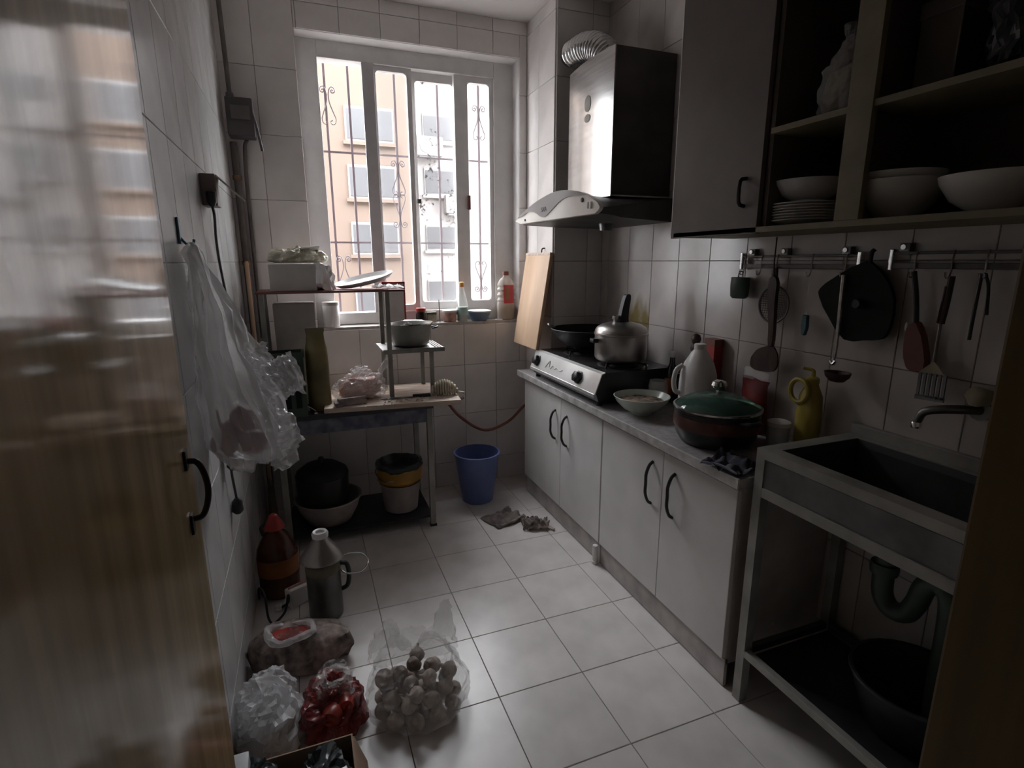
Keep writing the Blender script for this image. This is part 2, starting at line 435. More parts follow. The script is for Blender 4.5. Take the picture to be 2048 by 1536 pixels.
# ---------------------------------------------------------------- window
FY = .90
win = sempty('window_1', 'white sliding window with the left sash pushed open')
bm = nbm()
for a in ((WX0, -.018, WZ0+.02, WZ1), (.93, WX1, WZ0+.02, WZ1), (-.018, .93, 2.378, WZ1), (-.018, .93, WZ0+.02, 1.082)): bx(bm, a[0], a[1], FY, FY+.09, a[2], a[3])
obj('frame', bevel(bm, .003), 'pvc_frame', win)
bm = nbm()
bx(bm, WX0, WX1, YB-.001, FY+.1, WZ0-.005, WZ0+.015)
obj('sill', bevel(bm, .003), 'sill_tile', win)
# reveal lining
bm = nbm(); bx(bm, WX1-.001, WX1+.012, YB+.001, FY+.1, WZ0, WZ1); bx(bm, WX0, WX1, YB+.001, FY+.1, WZ1-.001, WZ1+.012); bx(bm, WX0-.012, WX0+.001, YB+.001, FY+.1, WZ0, WZ1)
obj('reveal', bm, 'pvc_frame', win)
m_ = mat('pane_dirty', (.95, .97, .97), .04, var=.02, alpha=.10, spec=.6)
nt_ = m_.node_tree
sp_ = nt_.nodes.new('ShaderNodeTexNoise'); sp_.inputs['Scale'].default_value = 55; sp_.inputs['Detail'].default_value = 2
pa_ = nt_.nodes.new('ShaderNodeTexNoise'); pa_.inputs['Scale'].default_value = 5
tc_ = nt_.nodes.new('ShaderNodeTexCoord'); nt_.links.new(tc_.outputs['Object'], sp_.inputs['Vector']); nt_.links.new(tc_.outputs['Object'], pa_.inputs['Vector'])
ad_ = nt_.nodes.new('ShaderNodeMath'); ad_.operation = 'MULTIPLY'; nt_.links.new(sp_.outputs['Fac'], ad_.inputs[0]); nt_.links.new(pa_.outputs['Fac'], ad_.inputs[1])
rm_ = nt_.nodes.new('ShaderNodeMapRange'); rm_.inputs['From Min'].default_value = .36; rm_.inputs['From Max'].default_value = .40; rm_.inputs['To Min'].default_value = 0; rm_.inputs['To Max'].default_value = .75
nt_.links.new(ad_.outputs[0], rm_.inputs['Value'])
dd_ = nt_.nodes.new('ShaderNodeBsdfDiffuse'); dd_.inputs['Color'].default_value = (.25, .23, .22, 1)
old_ = [l for l in nt_.links if l.to_node.type == 'OUTPUT_MATERIAL'][0].from_socket
mx_ = nt_.nodes.new('ShaderNodeMixShader'); nt_.links.new(rm_.outputs['Result'], mx_.inputs['Fac']); nt_.links.new(old_, mx_.inputs[1]); nt_.links.new(dd_.outputs[0], mx_.inputs[2])
nt_.links.new(mx_.outputs[0], [n for n in nt_.nodes if n.type == 'OUTPUT_MATERIAL'][0].inputs['Surface'])
def sash(x0, x1, gx0, gx1, z0, z1, gz0, gz1, y, ml='pvc_frame', pm_='pane'):
    bm = nbm()
    # stiles and rails with the glass corners rounded
    bx(bm, gx1, x1, y, y+.035, z0, z1); bx(bm, x0+.0, gx0, y, y+.035, z0, z1)
    bx(bm, gx0, gx1, y, y+.035, z0, gz0); bx(bm, gx0, gx1, y, y+.035, gz1, z1)
    for cx, cz, sx, sz in ((gx0, gz0, 1, 1), (gx1, gz0, -1, 1), (gx0, gz1, 1, -1), (gx1, gz1, -1, -1)):
        r = .02; pts = [(cx, cz)]
        for i in range(7):
            t = i/6*math.pi/2
            pts.append((cx+sx*(r-r*math.sin(t)), cz+sz*(r-r*math.cos(t))))
        slab(pts, 'y', y+.004, y+.031, bm)
    s = obj('sash', bm, ml, win)
    obj('pane', box(gx0-.006, gx1+.006, y+.014, y+.019, gz0-.006, gz1+.006), pm_, s)
    return s
s1 = sash(.205, .462, .272, .437, 1.082, 2.378, 1.118, 2.352, FY+.012)
obj('weather_strip', box(.200, .262, FY-.004, FY+.012, 1.082, 2.378, .002), 'pvc_shade', s1)
s2 = sash(.452, .742, .487, .705, 1.082, 2.378, 1.128, 2.335, FY+.052, pm_='pane_dirty')
s3 = sash(.700, .99, .777, .906, 1.082, 2.378, 1.132, 2.345, FY+.012)
obj('latch', box(.478, .500, FY+.040, FY+.052, 1.69, 1.715, .003), 'steel_dark', s2)
lt = obj('latch', box(.765, .782, FY-.004, FY+.013, 1.66, 1.74, .004), 'red_brown', s3)
# window bars outside
gr = thing('window_grille', 'thin iron window bars with curled scrolls outside the glass', 'grille', (0, 1.1, 0))
for x_, z_ in ((-.19, 1.474), (-.19, 1.965), (1.10, 1.474), (1.10, 1.965)): obj('bracket', box(x_-.006, x_+.006, -.062, .004, z_-.006, z_+.006), 'grille', gr)
for x in (-.13, .022, .147, .40, .648, .90, 1.04): obj('bar', box(x-.006, x+.006, -.006, .006, .9, 2.6), 'grille', gr)
for z in (1.474, 1.965, 2.52, .95): obj('rail', box(-.2, 1.12, -.004, .004, z-.005, z+.005), 'grille', gr)
def scroll(cx, cz, sgn, flip):
    pts = ((.026, .070), (.022, .076), (.016, .070), (.022, .060), (.034, .068), (.030, .084), (.016, .088), (.007, .07), (.004, .04), (.008, .01), (.022, -.03), (.032, -.06), (.026, -.082), (.012, -.084), (.008, -.072), (.016, -.066))
    return tube([(cx+sgn*a*1.15, -.008, cz+flip*b*1.1) for a, b in pts], .003, 5, 3)
for cx, cz, fl in ((.034, 2.2, 1), (.40, 1.84, 1), (.40, 1.66, -1), (.90, 2.18, 1), (.90, 1.27, -1), (.06, 1.30, 1)):
    for s in (-1, 1): obj('scroll', scroll(cx, cz, s, fl), 'grille', gr, True)

# ---------------------------------------------------------------- buildings outside
def building(name, label, wm, x0, x1, y, z1, cols, rows, w_, h_, depth=7, skew=0):
    t = thing(name, label, 'building', (0, y, -7))
    obj('wall', box(x0, x1, 0, depth, 0, z1+7), wm, t)
    for cx in cols:
        for cz in rows:
            f = obj('window', box(cx-w_/2, cx+w_/2, -.04, .02, cz+7-h_/2, cz+7+h_/2, .01), 'bldg_frame', t)
            for i in (-1, 1):
                obj('pane', box(cx+i*w_/4-w_/4+.04, cx+i*w_/4+w_/4-.04, -.055, -.03, cz+7-h_/2+.06, cz+7+h_/2-.06), 'bldg_pane', f)
            obj('ledge', box(cx-w_/2-.06, cx+w_/2+.06, -.10, .02, cz+7-h_/2-.08, cz+7-h_/2), wm, f)
    return t
building('apartment_building', 'orange plastered apartment block seen through the left panes', 'facade_orange', -9, 2.7, 12, 8.2, (-2.9, 1.65), (-1.0, .35, 1.92, 3.25, 4.55), 1.15, .78, depth=2.1)
building('apartment_building', 'white apartment block seen through the right panes', 'facade_white', 2.3, 16, 14.2, 7.6, (3.87, 6.1, 8.6), (-1.2, .45, 2.05, 3.63, 5.1), .93, .74)
def ac(x, y, z, label):
    t = thing('air_conditioner', label, 'air conditioner', (x, y, z), group='outdoor air conditioners')
    obj('casing', box(-.38, .38, -.30, 0, 0, .52, .03), 'facade_white', t)
    obj('fan_grille', ringl([(.17, -.312), (.19, -.312), (.19, -.30), (.17, -.30)], 24, (-.1, 0, .26), axis='y'), 'bldg_frame', t, True)
    obj('bracket', box(-.3, .3, -.25, 0, -.05, 0), 'bldg_frame', t)
ac(3.55, 14.195, 4.30, 'air conditioner on the white facade, upper of two in the third pane')
ac(4.35, 14.195, 2.75, 'air conditioner on the white facade, lower of two in the third pane')
bm = nbm()
for (a, b, c, d) in ((-16, XL-.2, -7, 9.5), (XR+.2, 16, -7, 9.5), (XL-.2, XR+.2, -7, -.12), (XL-.2, XR+.2, ZC+.1, 9.5)): bx(bm, a, b, YB+.02, YB+T, c, d)
struct('wall_skyblock', bm, 'facade_orange', 'unseen outer wall of the block this kitchen belongs to, added to cut sky light')  # out of view, added to block sky light from the facades opposite
struct('ground', box(-40, 40, 1.3, 60, -7.1, -7), 'ground', 'courtyard ground far below the window')

# ---------------------------------------------------------------- base cabinets and worktop
CF = .985
def arch(y, z0, z1, x=CF, out=.028, r=.006):
    zm = (z0+z1)/2; h_ = (z1-z0)/2
    return tube([(x+.001, y, z1), (x-out*.55, y, z1-h_*.15), (x-out, y, z1-h_*.55), (x-out, y, zm-h_*.0-.0), (x-out, y, z0+h_*.55), (x-out*.55, y, z0+h_*.15), (x+.001, y, z0)], r, 8, 4)
def base_cabinet(label, outline, y1, y0, seam, hz, legy):
    t = thing('base_cabinet', label, 'cabinet', (0, 0, 0), group='low cabinets under the worktop')
    obj('carcass', slab(outline, 'z', .085, .703), 'cab_side', t)
    for a, b, hy in ((seam+.0015, y1-.002, seam+.062), (y0+.002, seam-.0015, seam-.068)):
        d = obj('door', box(CF, CF+.016, a, b, .108, .700, .002), 'cab_door', t)
        obj('handle', arch(hy, hz[0], hz[1]), 'black_iron', d, True)
    obj('toe_kick', box(.997, 1.010, y0, y1, .004, .104, .001), 'toe_kick', t)
    for y in legy: obj('leg', lathe([(.016, 0), (.016, .012), (.012, .016), (.012, .09)], 14, (.978, y, .001)), 'white_plastic', t, True)
base_cabinet('white two-door base cabinet under the gas stove', [(1.001, -.33), (1.39, -.33), (1.39, .418), (1.088, .418), (1.088, .555), (1.001, .555)], .555, -.33, .075, (.462, .618), (-.318,))
base_cabinet('white two-door base cabinet next to the sink stand', [(1.001, -1.125), (1.39, -1.125), (1.39, -.336), (1.001, -.336)], -.336, -1.125, -.765, (.468, .636), ())
ZW = .742
wt = thing('worktop', 'grey worktop with metal front edge running to the sink', 'worktop', (0, 0, ZW))
obj('slab', slab([(.962, -1.15), (1.39, -1.15), (1.39, .418), (1.088, .418), (1.088, .60), (.962, .60)], 'z', -.037, 0), 'worktop', wt)
obj('edge_strip', box(.955, .963, -1.15, .602, -.030, .002, .0015), 'edge_metal', wt)
obj('end_strip', box(.957, 1.088, .599, .604, -.030, .002, .001), 'edge_metal', wt)

# ---------------------------------------------------------------- gas stove
st = thing('gas_stove', 'two-burner steel gas stove standing on the worktop', 'stove', (0, .04, ZW+.0006))
y0, y1 = -.33, .375
obj('body', slab([(.985, .02), (.972, .058), (1.003, .138), (1.02, .143), (1.365, .143), (1.365, .02)], 'y', y0, y1), 'dark_metal', st)
obj('top_plate', slab([(1.012, .1435), (1.368, .1435), (1.368, .148), (1.012, .148)], 'y', y0-.002, y1+.002), 'stove_top', st)
pn = obj('control_panel', slab([(.966, .052), (.999, .140), (1.016, .1475), (1.014, .1495), (.996, .144), (.962, .054)], 'y', y0-.003, y1+.003), 'panel_steel', st)
nrm = Vector((-.088, 0, .033)).normalized()
def onpanel(t, off): return Vector((.966, 0, .052)).lerp(Vector((.999, 0, .140)), t) + nrm*off
a, b = onpanel(.2, .0035), onpanel(.8, .0035)
obj('inlay', loft([[(a.x, yy, a.z), (b.x, yy, b.z), (b.x+.002, yy, b.z-.001), (a.x+.002, yy, a.z-.001)] for yy in (y0+.03, y1-.02)]), 'steel', pn)
obj('swash', tube([tuple(onpanel(t, .006)+Vector((0, y, 0))) for t, y in ((.3, .20), (.62, .18), (.72, .165), (.4, .16), (.35, .14), (.55, .12), (.4, .10), (.5, .07), (.42, .04), (.5, .01))], .0022, 5, 5), 'hood_white', pn, True)
lo = onpanel(-.02, .004)
obj('lower_trim', box(lo.x-.003, lo.x+.004, y0, y1, lo.z-.010, lo.z+.006, .002), 'panel_steel', pn)
ax = nrm
def knob(y):
    c0 = onpanel(.5, .002)+Vector((0, y, 0)); u = Vector((0, 1, 0)); v = ax.cross(u)
    rings = []
    for d, rr in ((0, .030), (.006, .031), (.008, .026), (.026, .024), (.029, .020)):
        rings.append([tuple(c0+ax*d+(u*math.cos(2*math.pi*i/24)+v*math.sin(2*math.pi*i/24))*(rr*(1+.07*math.cos(6*2*math.pi*i/24)))) for i in range(24)])
    obj('knob', loft(rings), 'black_plastic', st, True)
knob(.315); knob(-.155)
for cy_ in (.17, -.19):
    bn = obj('burner', lathe([(.065, .147), (.065, .155), (.055, .16), (.03, .163), (.012, .158)], 24, (1.19, cy_, 0)), 'cast_iron', st, True)
    obj('pan_ring', lathe([(.10, .1485), (.115, .150), (.118, .1485)], 28, (1.19, cy_, 0), cap=False), 'steel_dark', bn, True)
    for k in range(4):
        a_ = k*math.pi/2+.4
        bm = nbm(); p0 = Vector((1.19+math.cos(a_)*.06, cy_+math.sin(a_)*.06, .166)); p1 = Vector((1.19+math.cos(a_)*.125, cy_+math.sin(a_)*.125, .166))
        tube([p0, p1, p1+Vector((math.cos(a_)*.004, math.sin(a_)*.004, -.018))], .005, 6, 1, bm, False)
        obj('grate_arm', bm, 'cast_iron', bn)
for x in (1.0, 1.34):
    for y in (y0+.02, y1-.02): obj('foot', lathe([(.014, 0), (.012, .021)], 12, (x, y, 0)), 'black_plastic', st, True)

# wok and pressure cooker
wk = thing('wok', 'blackened iron wok on the far burner under the hood', 'wok', (1.195, .205, ZW+.173))
prof = [(.002, 0), (.06, .004), (.11, .022), (.155, .055), (.185, .098), (.192, .106), (.189, .108), (.150, .059), (.105, .027), (.055, .009), (.002, .006)]
obj('bowl', lathe(prof, 40), 'cast_iron', wk, True)
obj('handle', tube([(-.13, .118, .105), (-.155, .135, .115), (-.168, .125, .122), (-.172, .105, .118), (-.157, .09, .105)], .006, 8), 'steel_dark', wk, True)
obj('handle', tube([(.12, -.13, .1), (.135, -.155, .115), (.125, -.168, .122), (.105, -.172, .118), (.09, -.157, .105)], .006, 8), 'steel_dark', wk, True)
pc = thing('pressure_cooker', 'dull aluminium pressure cooker on the near burner', 'pressure cooker', (1.175, -.15, ZW+.173))
obj('body', lathe([(.10, 0), (.112, .006), (.119, .016), (.120, .118), (.124, .121), (.124, .128), (.119, .131)], 40), 'aluminium', pc, True)
obj('lid', lathe([(.121, .130), (.120, .138), (.112, .152), (.092, .165), (.060, .174), (.03, .179), (.012, .18), (.002, .181)], 40), 'aluminium', pc, True)
obj('valve', lathe([(.012, .176), (.012, .188), (.017, .190), (.017, .205), (.009, .209)], 16, (-.025, .01, 0)), 'steel', pc, True)
obj('handle', slab(smooth2([(-.005, .166), (-.012, .20), (-.004, .245), (.010, .292), (.022, .302), (.034, .298), (.036, .28), (.030, .235), (.028, .20), (.030, .166)], 4), 'y', -.013, .013), 'black_plastic', pc, True)
obj('side_grip', box(-.155, -.125, -.018, .018, .088, .108, .006), 'black_plastic', pc, True)

# ---------------------------------------------------------------- range hood
hd = thing('range_hood', 'range hood with white visor and steel chimney above the stove', 'hood', (0, .06, 1.54))
def hood_arc(n, zt, zb, ya, yb, tz):
    # closed outline: bottom edge from right to left, then the arc back
    pts = []
    for i in range(n+1):
        t = i/n; y = ya+(yb-ya)*t; pts.append((y, zb))
    for i in range(n+1):
        t = i/n; y = yb+(ya-yb)*t
        pts.append((y, tz+(zt-tz)*max(0, math.sin(math.pi*t))**.8))
    return pts
V0 = smooth2([(-.385, .006), (-.425, .028), (-.375, .062), (-.26, .102), (-.10, .124), (.02, .124), (.18, .104), (.34, .070), (.44, .042), (.475, .032)], 4)
out = [(.37, .010)] + V0[::1][:0] + []
visor = [(-.385, .006)] + V0[1:] + [(.40, .014)]
obj('visor', bevel(slab(visor, 'x', .918, .936), .002, 1), 'hood_white', hd, True)
ins = smooth2([(-.33, .084), (-.24, .108), (-.10, .127), (.02, .127), (.18, .107), (.34, .073), (.43, .047)], 4) + smooth2([(.36, .052), (.28, .066), (.20, .058), (.13, .034), (.07, .032), (.0, .056), (-.09, .086), (-.18, .094), (-.26, .088)], 4)
vi = obj('visor_inlay', slab(ins, 'x', .914, .9185), 'hood_grey', hd)
text('logo', 'SAIA', .030, 'ink', hd, (.9135, .09, .062), (R(90), 0, R(-90)), .0004)
obj('lamp_button', lathe([(.009, -.003), (.009, .001)], 14, (.916, -.285, .068), axis='x'), 'ink', hd, True)
obj('switch', box(.912, .918, -.345, -.333, .03, .055, .001), 'grey_badge', hd)
obj('switch', box(.911, .918, -.365, -.35, .028, .055, .001), 'hood_white', hd)
obj('screw', lathe([(.006, -.002), (.006, .002)], 10, (.916, .33, .030), axis='x'), 'ink', hd, True)
def ringat(x, ya, yb, zb, zt, edge, n=14):
    return [(x, y, z) for y, z in hood_arc(n, zt, zb, ya, yb, edge)]
rings = [ringat(.936, -.40, .40, .008, .120, .030), ringat(1.02, -.37, .372, .004, .118, .040), ringat(1.07, -.34, .36, .0, .112, .05), ringat(1.392, -.245, .345, -.006, .105, .095)]
obj('canopy', loft(rings), 'hood_dark', hd, True)
obj('oil_cup', lathe([(.03, -.03), (.035, 0), (.034, .004)], 20, (1.2, .0, -.004)), 'steel_dark', hd, True)
cb = nbm(); N = 10; prof = []
for i in range(N+1):
    y = -.215+(.19+.215)*i/N; prof.append((1.088-.016*math.sin(math.pi*i/N), y))
ch = prof + [(1.392, .19), (1.392, -.215)]
obj('chimney', slab(ch, 'z', .098, .685), 'steel', hd, True)
bd = nbm()
obj('side_cover', box(1.094, 1.390, -.2185, -.2155, .105, .683, .001), 'hood_dark', hd)
for z, ry, rz in ((.507, .028, .034), (.447, .026, .017)):
    obj('badge', loft([[(x, -.022+ry*math.cos(2*math.pi*i/20), z+rz*math.sin(2*math.pi*i/20)) for i in range(20)] for x in (1.0735, 1.0705)]), 'grey_badge', hd, True)
# flexible duct
path = catmull([(1.225, .05, .68), (1.22, .06, .73), (1.20, .12, .79), (1.185, .22, .825), (1.18, .362, .835)], 24)
n_ = len(path)
obj('duct', tube(path, lambda t: .060+.007*math.sin(t*n_*1.3), 24, 1, None, False), 'foil', hd, 'all')

# ---------------------------------------------------------------- things on the worktop
def pos(x, y, z=ZW): return (x, y, z+.0005)
t = thing('soy_bottle', 'slim soy bottle with orange label beside the stove', 'bottle', pos(1.335, -.327))
obj('body', lathe([(.024, 0), (.028, .005), (.028, .12), (.022, .15), (.012, .175), (.011, .205)], 20), 'dark_glass', t, True)
obj('label', lathe([(.0286, .03), (.0286, .11)], 20, cap=False), 'label_orange', t, True)
obj('cap', lathe([(.014, .203), (.014, .226), (.010, .229)], 16), 'white_plastic', t, True)
t = thing('spice_box', 'small dark carton between the soy bottle and the white jug', 'box', pos(1.342, -.388))
obj('carton', box(-.028, .028, -.026, .026, 0, .145, .002), 'pot_dark', t); obj('lid', box(-.029, .029, -.027, .027, .128, .147, .002), 'dark_glass', t)
t = thing('oil_cruet', 'steel oil cruet with round brown stopper behind the white jug', 'cruet', pos(1.35, -.455))
obj('body', lathe([(.03, 0), (.034, .006), (.036, .15), (.030, .20), (.016, .235), (.014, .25)], 24), 'steel', t, True)
obj('collar', lathe([(.020, .25), (.022, .262), (.016, .276)], 16), 'wood_dark', t, True)
obj('stopper', lathe([(.004, .272), (.016, .284), (.0205, .300), (.016, .316), (.004, .324)], 20), 'wood_dark', t, True)
t = thing('red_carton', 'dark red carton standing behind the white jug', 'carton', pos(1.365, -.545))
obj('box', box(-.022, .022, -.03, .03, 0, .31, .002), 'red_cap', t); obj('flap', box(-.023, .023, -.031, .031, .285, .313, .002), 'red_brown', t)
t = thing('milk_jug', 'milky white plastic jug with grip standing behind the glass-lidded pot', 'jug', pos(1.275, -.572), rz=R(20))
obj('body', lathe([(.068, 0), (.074, .008), (.075, .13), (.072, .18), (.058, .225), (.036, .262), (.024, .278), (.022, .29)], 28, sx=.9), 'white_plastic', t, True)
obj('handle', tube([(-.045, .044, .215), (-.064, .060, .195), (-.070, .066, .15), (-.064, .06, .11), (-.045, .044, .10)], .010, 10), 'white_plastic', t, True)
obj('cap', lathe([(.024, .28), (.024, .298), (.021, .301)], 20), 'white_plastic', t, True)
t = thing('glass_jar', 'squat glass jar half hidden behind the celadon bowl', 'jar', pos(1.25, -.348))
obj('body', lathe([(.040, 0), (.044, .006), (.044, .085), (.038, .098), (.038, .108), (.036, .108), (.036, .096), (.041, .084), (.041, .008), (.01, .006)], 26), 'glass', t, True)
obj('contents', lathe([(.039, .008), (.039, .055), (.01, .06)], 22), 'porcelain', t, True)
t = thing('celadon_bowl', 'celadon bowl of leftover food on the worktop edge', 'bowl', pos(1.10, -.445))
obj('bowl', lathe([(.045, 0), (.047, .008), (.075, .024), (.103, .052), (.116, .076), (.113, .077), (.099, .055), (.07, .029), (.03, .016), (.002, .014)], 40), 'celadon', t, True)
obj('foot', lathe([(.045, 0), (.042, .004), (.048, .01)], 28), 'celadon', t, True)
obj('food', rough_up(lathe([(.098, .052), (.07, .058), (.035, .062), (.002, .06)], 30), .006, 45, 2), 'food', t, True)
t = thing('cooking_pot', 'dark wide pot with domed green glass lid near the sink', 'pot', pos(1.135, -.845))
obj('body', lathe([(.10, 0), (.118, .006), (.134, .03), (.142, .062), (.143, .118), (.147, .121), (.147, .124), (.139, .122), (.138, .065), (.10, .012), (.002, .010)], 44), 'pot_dark', t, True)
obj('band', lathe([(.1435, .060), (.1445, .064), (.1445, .098), (.1437, .102)], 44, cap=False), 'pot_band', t, True)
ld = obj('lid', lathe([(.143, .128), (.13, .142), (.10, .158), (.06, .170), (.022, .175), (.0, .176)], 44, cap=False), 'glass_green', t, True)
obj('rim', ringl([(.139, .124), (.147, .125), (.148, .131), (.142, .133)], 44), 'steel', ld, True)
obj('knob', lathe([(.010, .174), (.010, .186), (.022, .192), (.027, .203), (.022, .216), (.008, .222)], 24), 'chrome', ld, True)
obj('handle', tube([(.02, -.138, .105), (.02, -.172, .11), (-.02, -.178, .11), (-.03, -.136, .105)], .008, 8), 'black_plastic', t, True)
t = thing('red_packet', 'crumpled red food packet leaning by the wall behind the pot', 'packet', pos(1.345, -.80))
obj('packet', rough_up(loft([[(.018*w_*math.cos(a*math.pi/8), .06*w2*math.sin(a*math.pi/8), z) for a in range(16)] for z, w_, w2 in ((0, .9, .9), (.03, 1.5, 1.05), (.1, 1.3, 1.), (.15, .8, .95), (.18, .15, 1.0), (.20, .1, 1.05))]), .008, 22, 4), 'film_red', t, True)
obj('torn_top', rough_up(box(-.004, .004, -.055, .055, .195, .235, .0), .012, 25, 6), 'film_clear', t)
t = thing('detergent_bottle', 'yellow detergent bottle with pump and ring grip by the sink', 'bottle', pos(1.345, -1.035))
obj('body', lathe([(.038, 0), (.043, .008), (.043, .13), (.038, .19), (.022, .225), (.016, .24)], 26, sx=.75), 'yellow_plastic', t, True)
obj('grip_ring', tube([(-.03+.0, .034*math.cos(k*math.pi/6)+.022, .205+.038*math.sin(k*math.pi/6)) for k in range(13)], .008, 8, 3), 'yellow_plastic', t, True)
obj('pump', tube([(0, .0, .235), (0, .0, .262), (0, .006, .274), (-.012, .03, .278)], .006, 8), 'yellow_plastic', t, True)
obj('pump_cap', lathe([(.020, .232), (.020, .248), (.012, .254)], 18), 'yellow_plastic', t, True)
t = thing('white_tub', 'small pale tub standing in front of the yellow detergent bottle', 'tub', pos(1.285, -.975))
obj('tub', lathe([(.030, 0), (.034, .004), (.036, .075), (.032, .082)], 22), 'label_pale', t, True); obj('lid', lathe([(.037, .078), (.037, .092), (.03, .095)], 22), 'white_plastic', t, True)
bm = nbm()
def cloth(nx, ny, sx, sy, amp, freq, seed, drop=None, thick=.003):
    bm = nbm(); g = []
    for i in range(nx+1):
        r_ = []
        for j in range(ny+1):
            u, v = i/nx-.5, j/ny-.5
            e = 1-.25*abs(noise.noise(Vector((u*3, v*3, seed))))
            h_ = abs(noise.noise(Vector((u*freq, v*freq, seed*2.3))))*amp + abs(noise.noise(Vector((u*freq*2.3, v*freq*2.3, seed))))*amp*.5
            p = Vector((u*sx*e, v*sy*e, h_))
            if drop: p = drop(p)
            r_.append(bm.verts.new(p))
        g.append(r_)
    for i in range(nx):
        for j in range(ny): bm.faces.new((g[i][j], g[i+1][j], g[i+1][j+1], g[i][j+1]))
    bmesh.ops.solidify(bm, geom=bm.faces[:], thickness=-thick)
    return bm
t = thing('dish_cloth', 'dark blue patterned cloth crumpled at the worktop corner', 'cloth', pos(1.02, -1.06), rz=R(15))
obj('cloth', cloth(26, 22, .16, .14, .045, 2.6, 3), 'cloth_blue', t, 'all')
obj('hem', tube([(-.075, -.06, .012), (-.07, 0, .02), (-.072, .06, .012)], .004, 6), 'cloth_blue', t, True)

# ---------------------------------------------------------------- sink stand
sk = thing('sink_stand', 'stainless sink on an angle-steel stand at the right', 'sink', (0, -1.165, 0))
X0, X1, Y1 = 1.0, 1.385, -.78
obj('rim', (lambda bm: (bx(bm, X0, X1, -.045, 0, .815, .842), bx(bm, X0, X1, Y1, Y1+.045, .815, .842), bx(bm, X0, X0+.045, Y1+.045, -.045, .815, .842), bx(bm, X1-.04, X1, Y1+.045, -.045, .815, .842), bm)[-1])(nbm()), 'steel_paint', sk)
bm = nbm(); a = (X0+.045, X1-.04, Y1+.045, -.045)
ring = lambda e, z: [(a[0]+e, a[2]+e, z), (a[1]-e, a[2]+e, z), (a[1]-e, a[3]-e, z), (a[0]+e, a[3]-e, z)]
loft([ring(0, .84), ring(.004, .82), ring(.02, .68), ring(.05, .665), ring(.14, .662)], True, False, bm); bm.faces.new([bm.verts.new(p) for p in ring(.14, .662)])
obj('basin', bm, 'basin_steel', sk)
obj('back_lip', box(X1-.015, X1+.005, Y1, 0, .84, .875, .003), 'steel_paint', sk)
for x in (X0, X1-.03):
    for y in (-.03, Y1):
        bm = slab([(x, y), (x+.03, y), (x+.03, y+.004), (x+.004, y+.004), (x+.004, y+.03), (x, y+.03)], 'z', 0, .815)
        obj('leg', bm, 'steel_paint', sk)
obj('apron', box(X0+.004, X0+.012, Y1+.03, -.03, .728, .812, .001), 'steel_dark', sk)
obj('apron_rail', box(X0, X0+.026, Y1+.03, -.03, .700, .730, .002), 'steel_paint', sk)
obj('low_rail', box(X0, X0+.022, Y1+.03, -.03, .165, .188, .002), 'steel_paint', sk)
obj('low_rail', box(X1-.03, X1-.008, Y1+.03, -.03, .165, .188, .002), 'steel_dark', sk)
obj('side_rail', box(X0+.03, X1-.03, -.026, -.006, .165, .188, .002), 'steel_dark', sk)
obj('low_shelf', box(X0+.02, X1-.03, Y1+.02, -.03, .150, .164, .001), 'dark_metal', sk)
obj('drain', lathe([(.032, .60), (.036, .64), (.04, .665)], 20, (1.23, -.255, 0)), 'pipe_green', sk, True)
obj('trap', tube([(1.23, -.255, .62), (1.235, -.25, .53), (1.24, -.252, .47), (1.245, -.275, .438), (1.25, -.31, .445), (1.25, -.332, .49), (1.25, -.345, .545), (1.25, -.372, .572), (1.25, -.402, .55), (1.25, -.412, .48), (1.25, -.415, .30), (1.25, -.418, .17)], .026, 14, 6), 'pipe_green', sk, True)
obj('trap_nut', lathe([(.033, .535), (.035, .55), (.033, .565)], 18, (1.234, -.25, 0)), 'pipe_green', sk, True)
t = thing('black_basin', 'black round basin stored on the shelf under the sink', 'basin', (1.205, -1.555, .1645))
obj('bowl', lathe([(.09, 0), (.10, .006), (.135, .11), (.145, .15), (.141, .152), (.13, .11), (.09, .012), (.002, .010)], 32), 'black_plastic', t, True)
obj('rim', ringl([(.143, .148), (.151, .150), (.150, .157), (.142, .156)], 32), 'black_plastic', t, True)
t = thing('wall_faucet', 'old brass wall tap with tan rag above the sink', 'faucet', (1.392, -1.485, .995))
obj('flange', lathe([(.026, -.010), (.026, .0), (.018, .004)], 20, axis='x'), 'steel_dark', t, True)
obj('body', tube([(0, 0, 0), (-.04, .012, .002), (-.075, .045, -.002), (-.088, .08, -.016), (-.09, .092, -.045)], lambda t_: .013-.003*t_, 12), 'steel_dark', t, True)
obj('spout_tip', lathe([(.012, -.012), (.013, 0), (.011, .004)], 14, (-.090, .093, -.05)), 'chrome', t, True)
obj('valve', tube([(-.035, .01, .0), (-.037, .012, .03), (-.037, .012, .045)], .008, 10), 'steel_dark', t, True)
obj('rag', rough_up(lathe([(.010, .015), (.024, .02), (.030, .035), (.022, .052), (.008, .058)], 18, (-.028, -.004, 0)), .008, 30, 5), 'cloth_tan', t, True)

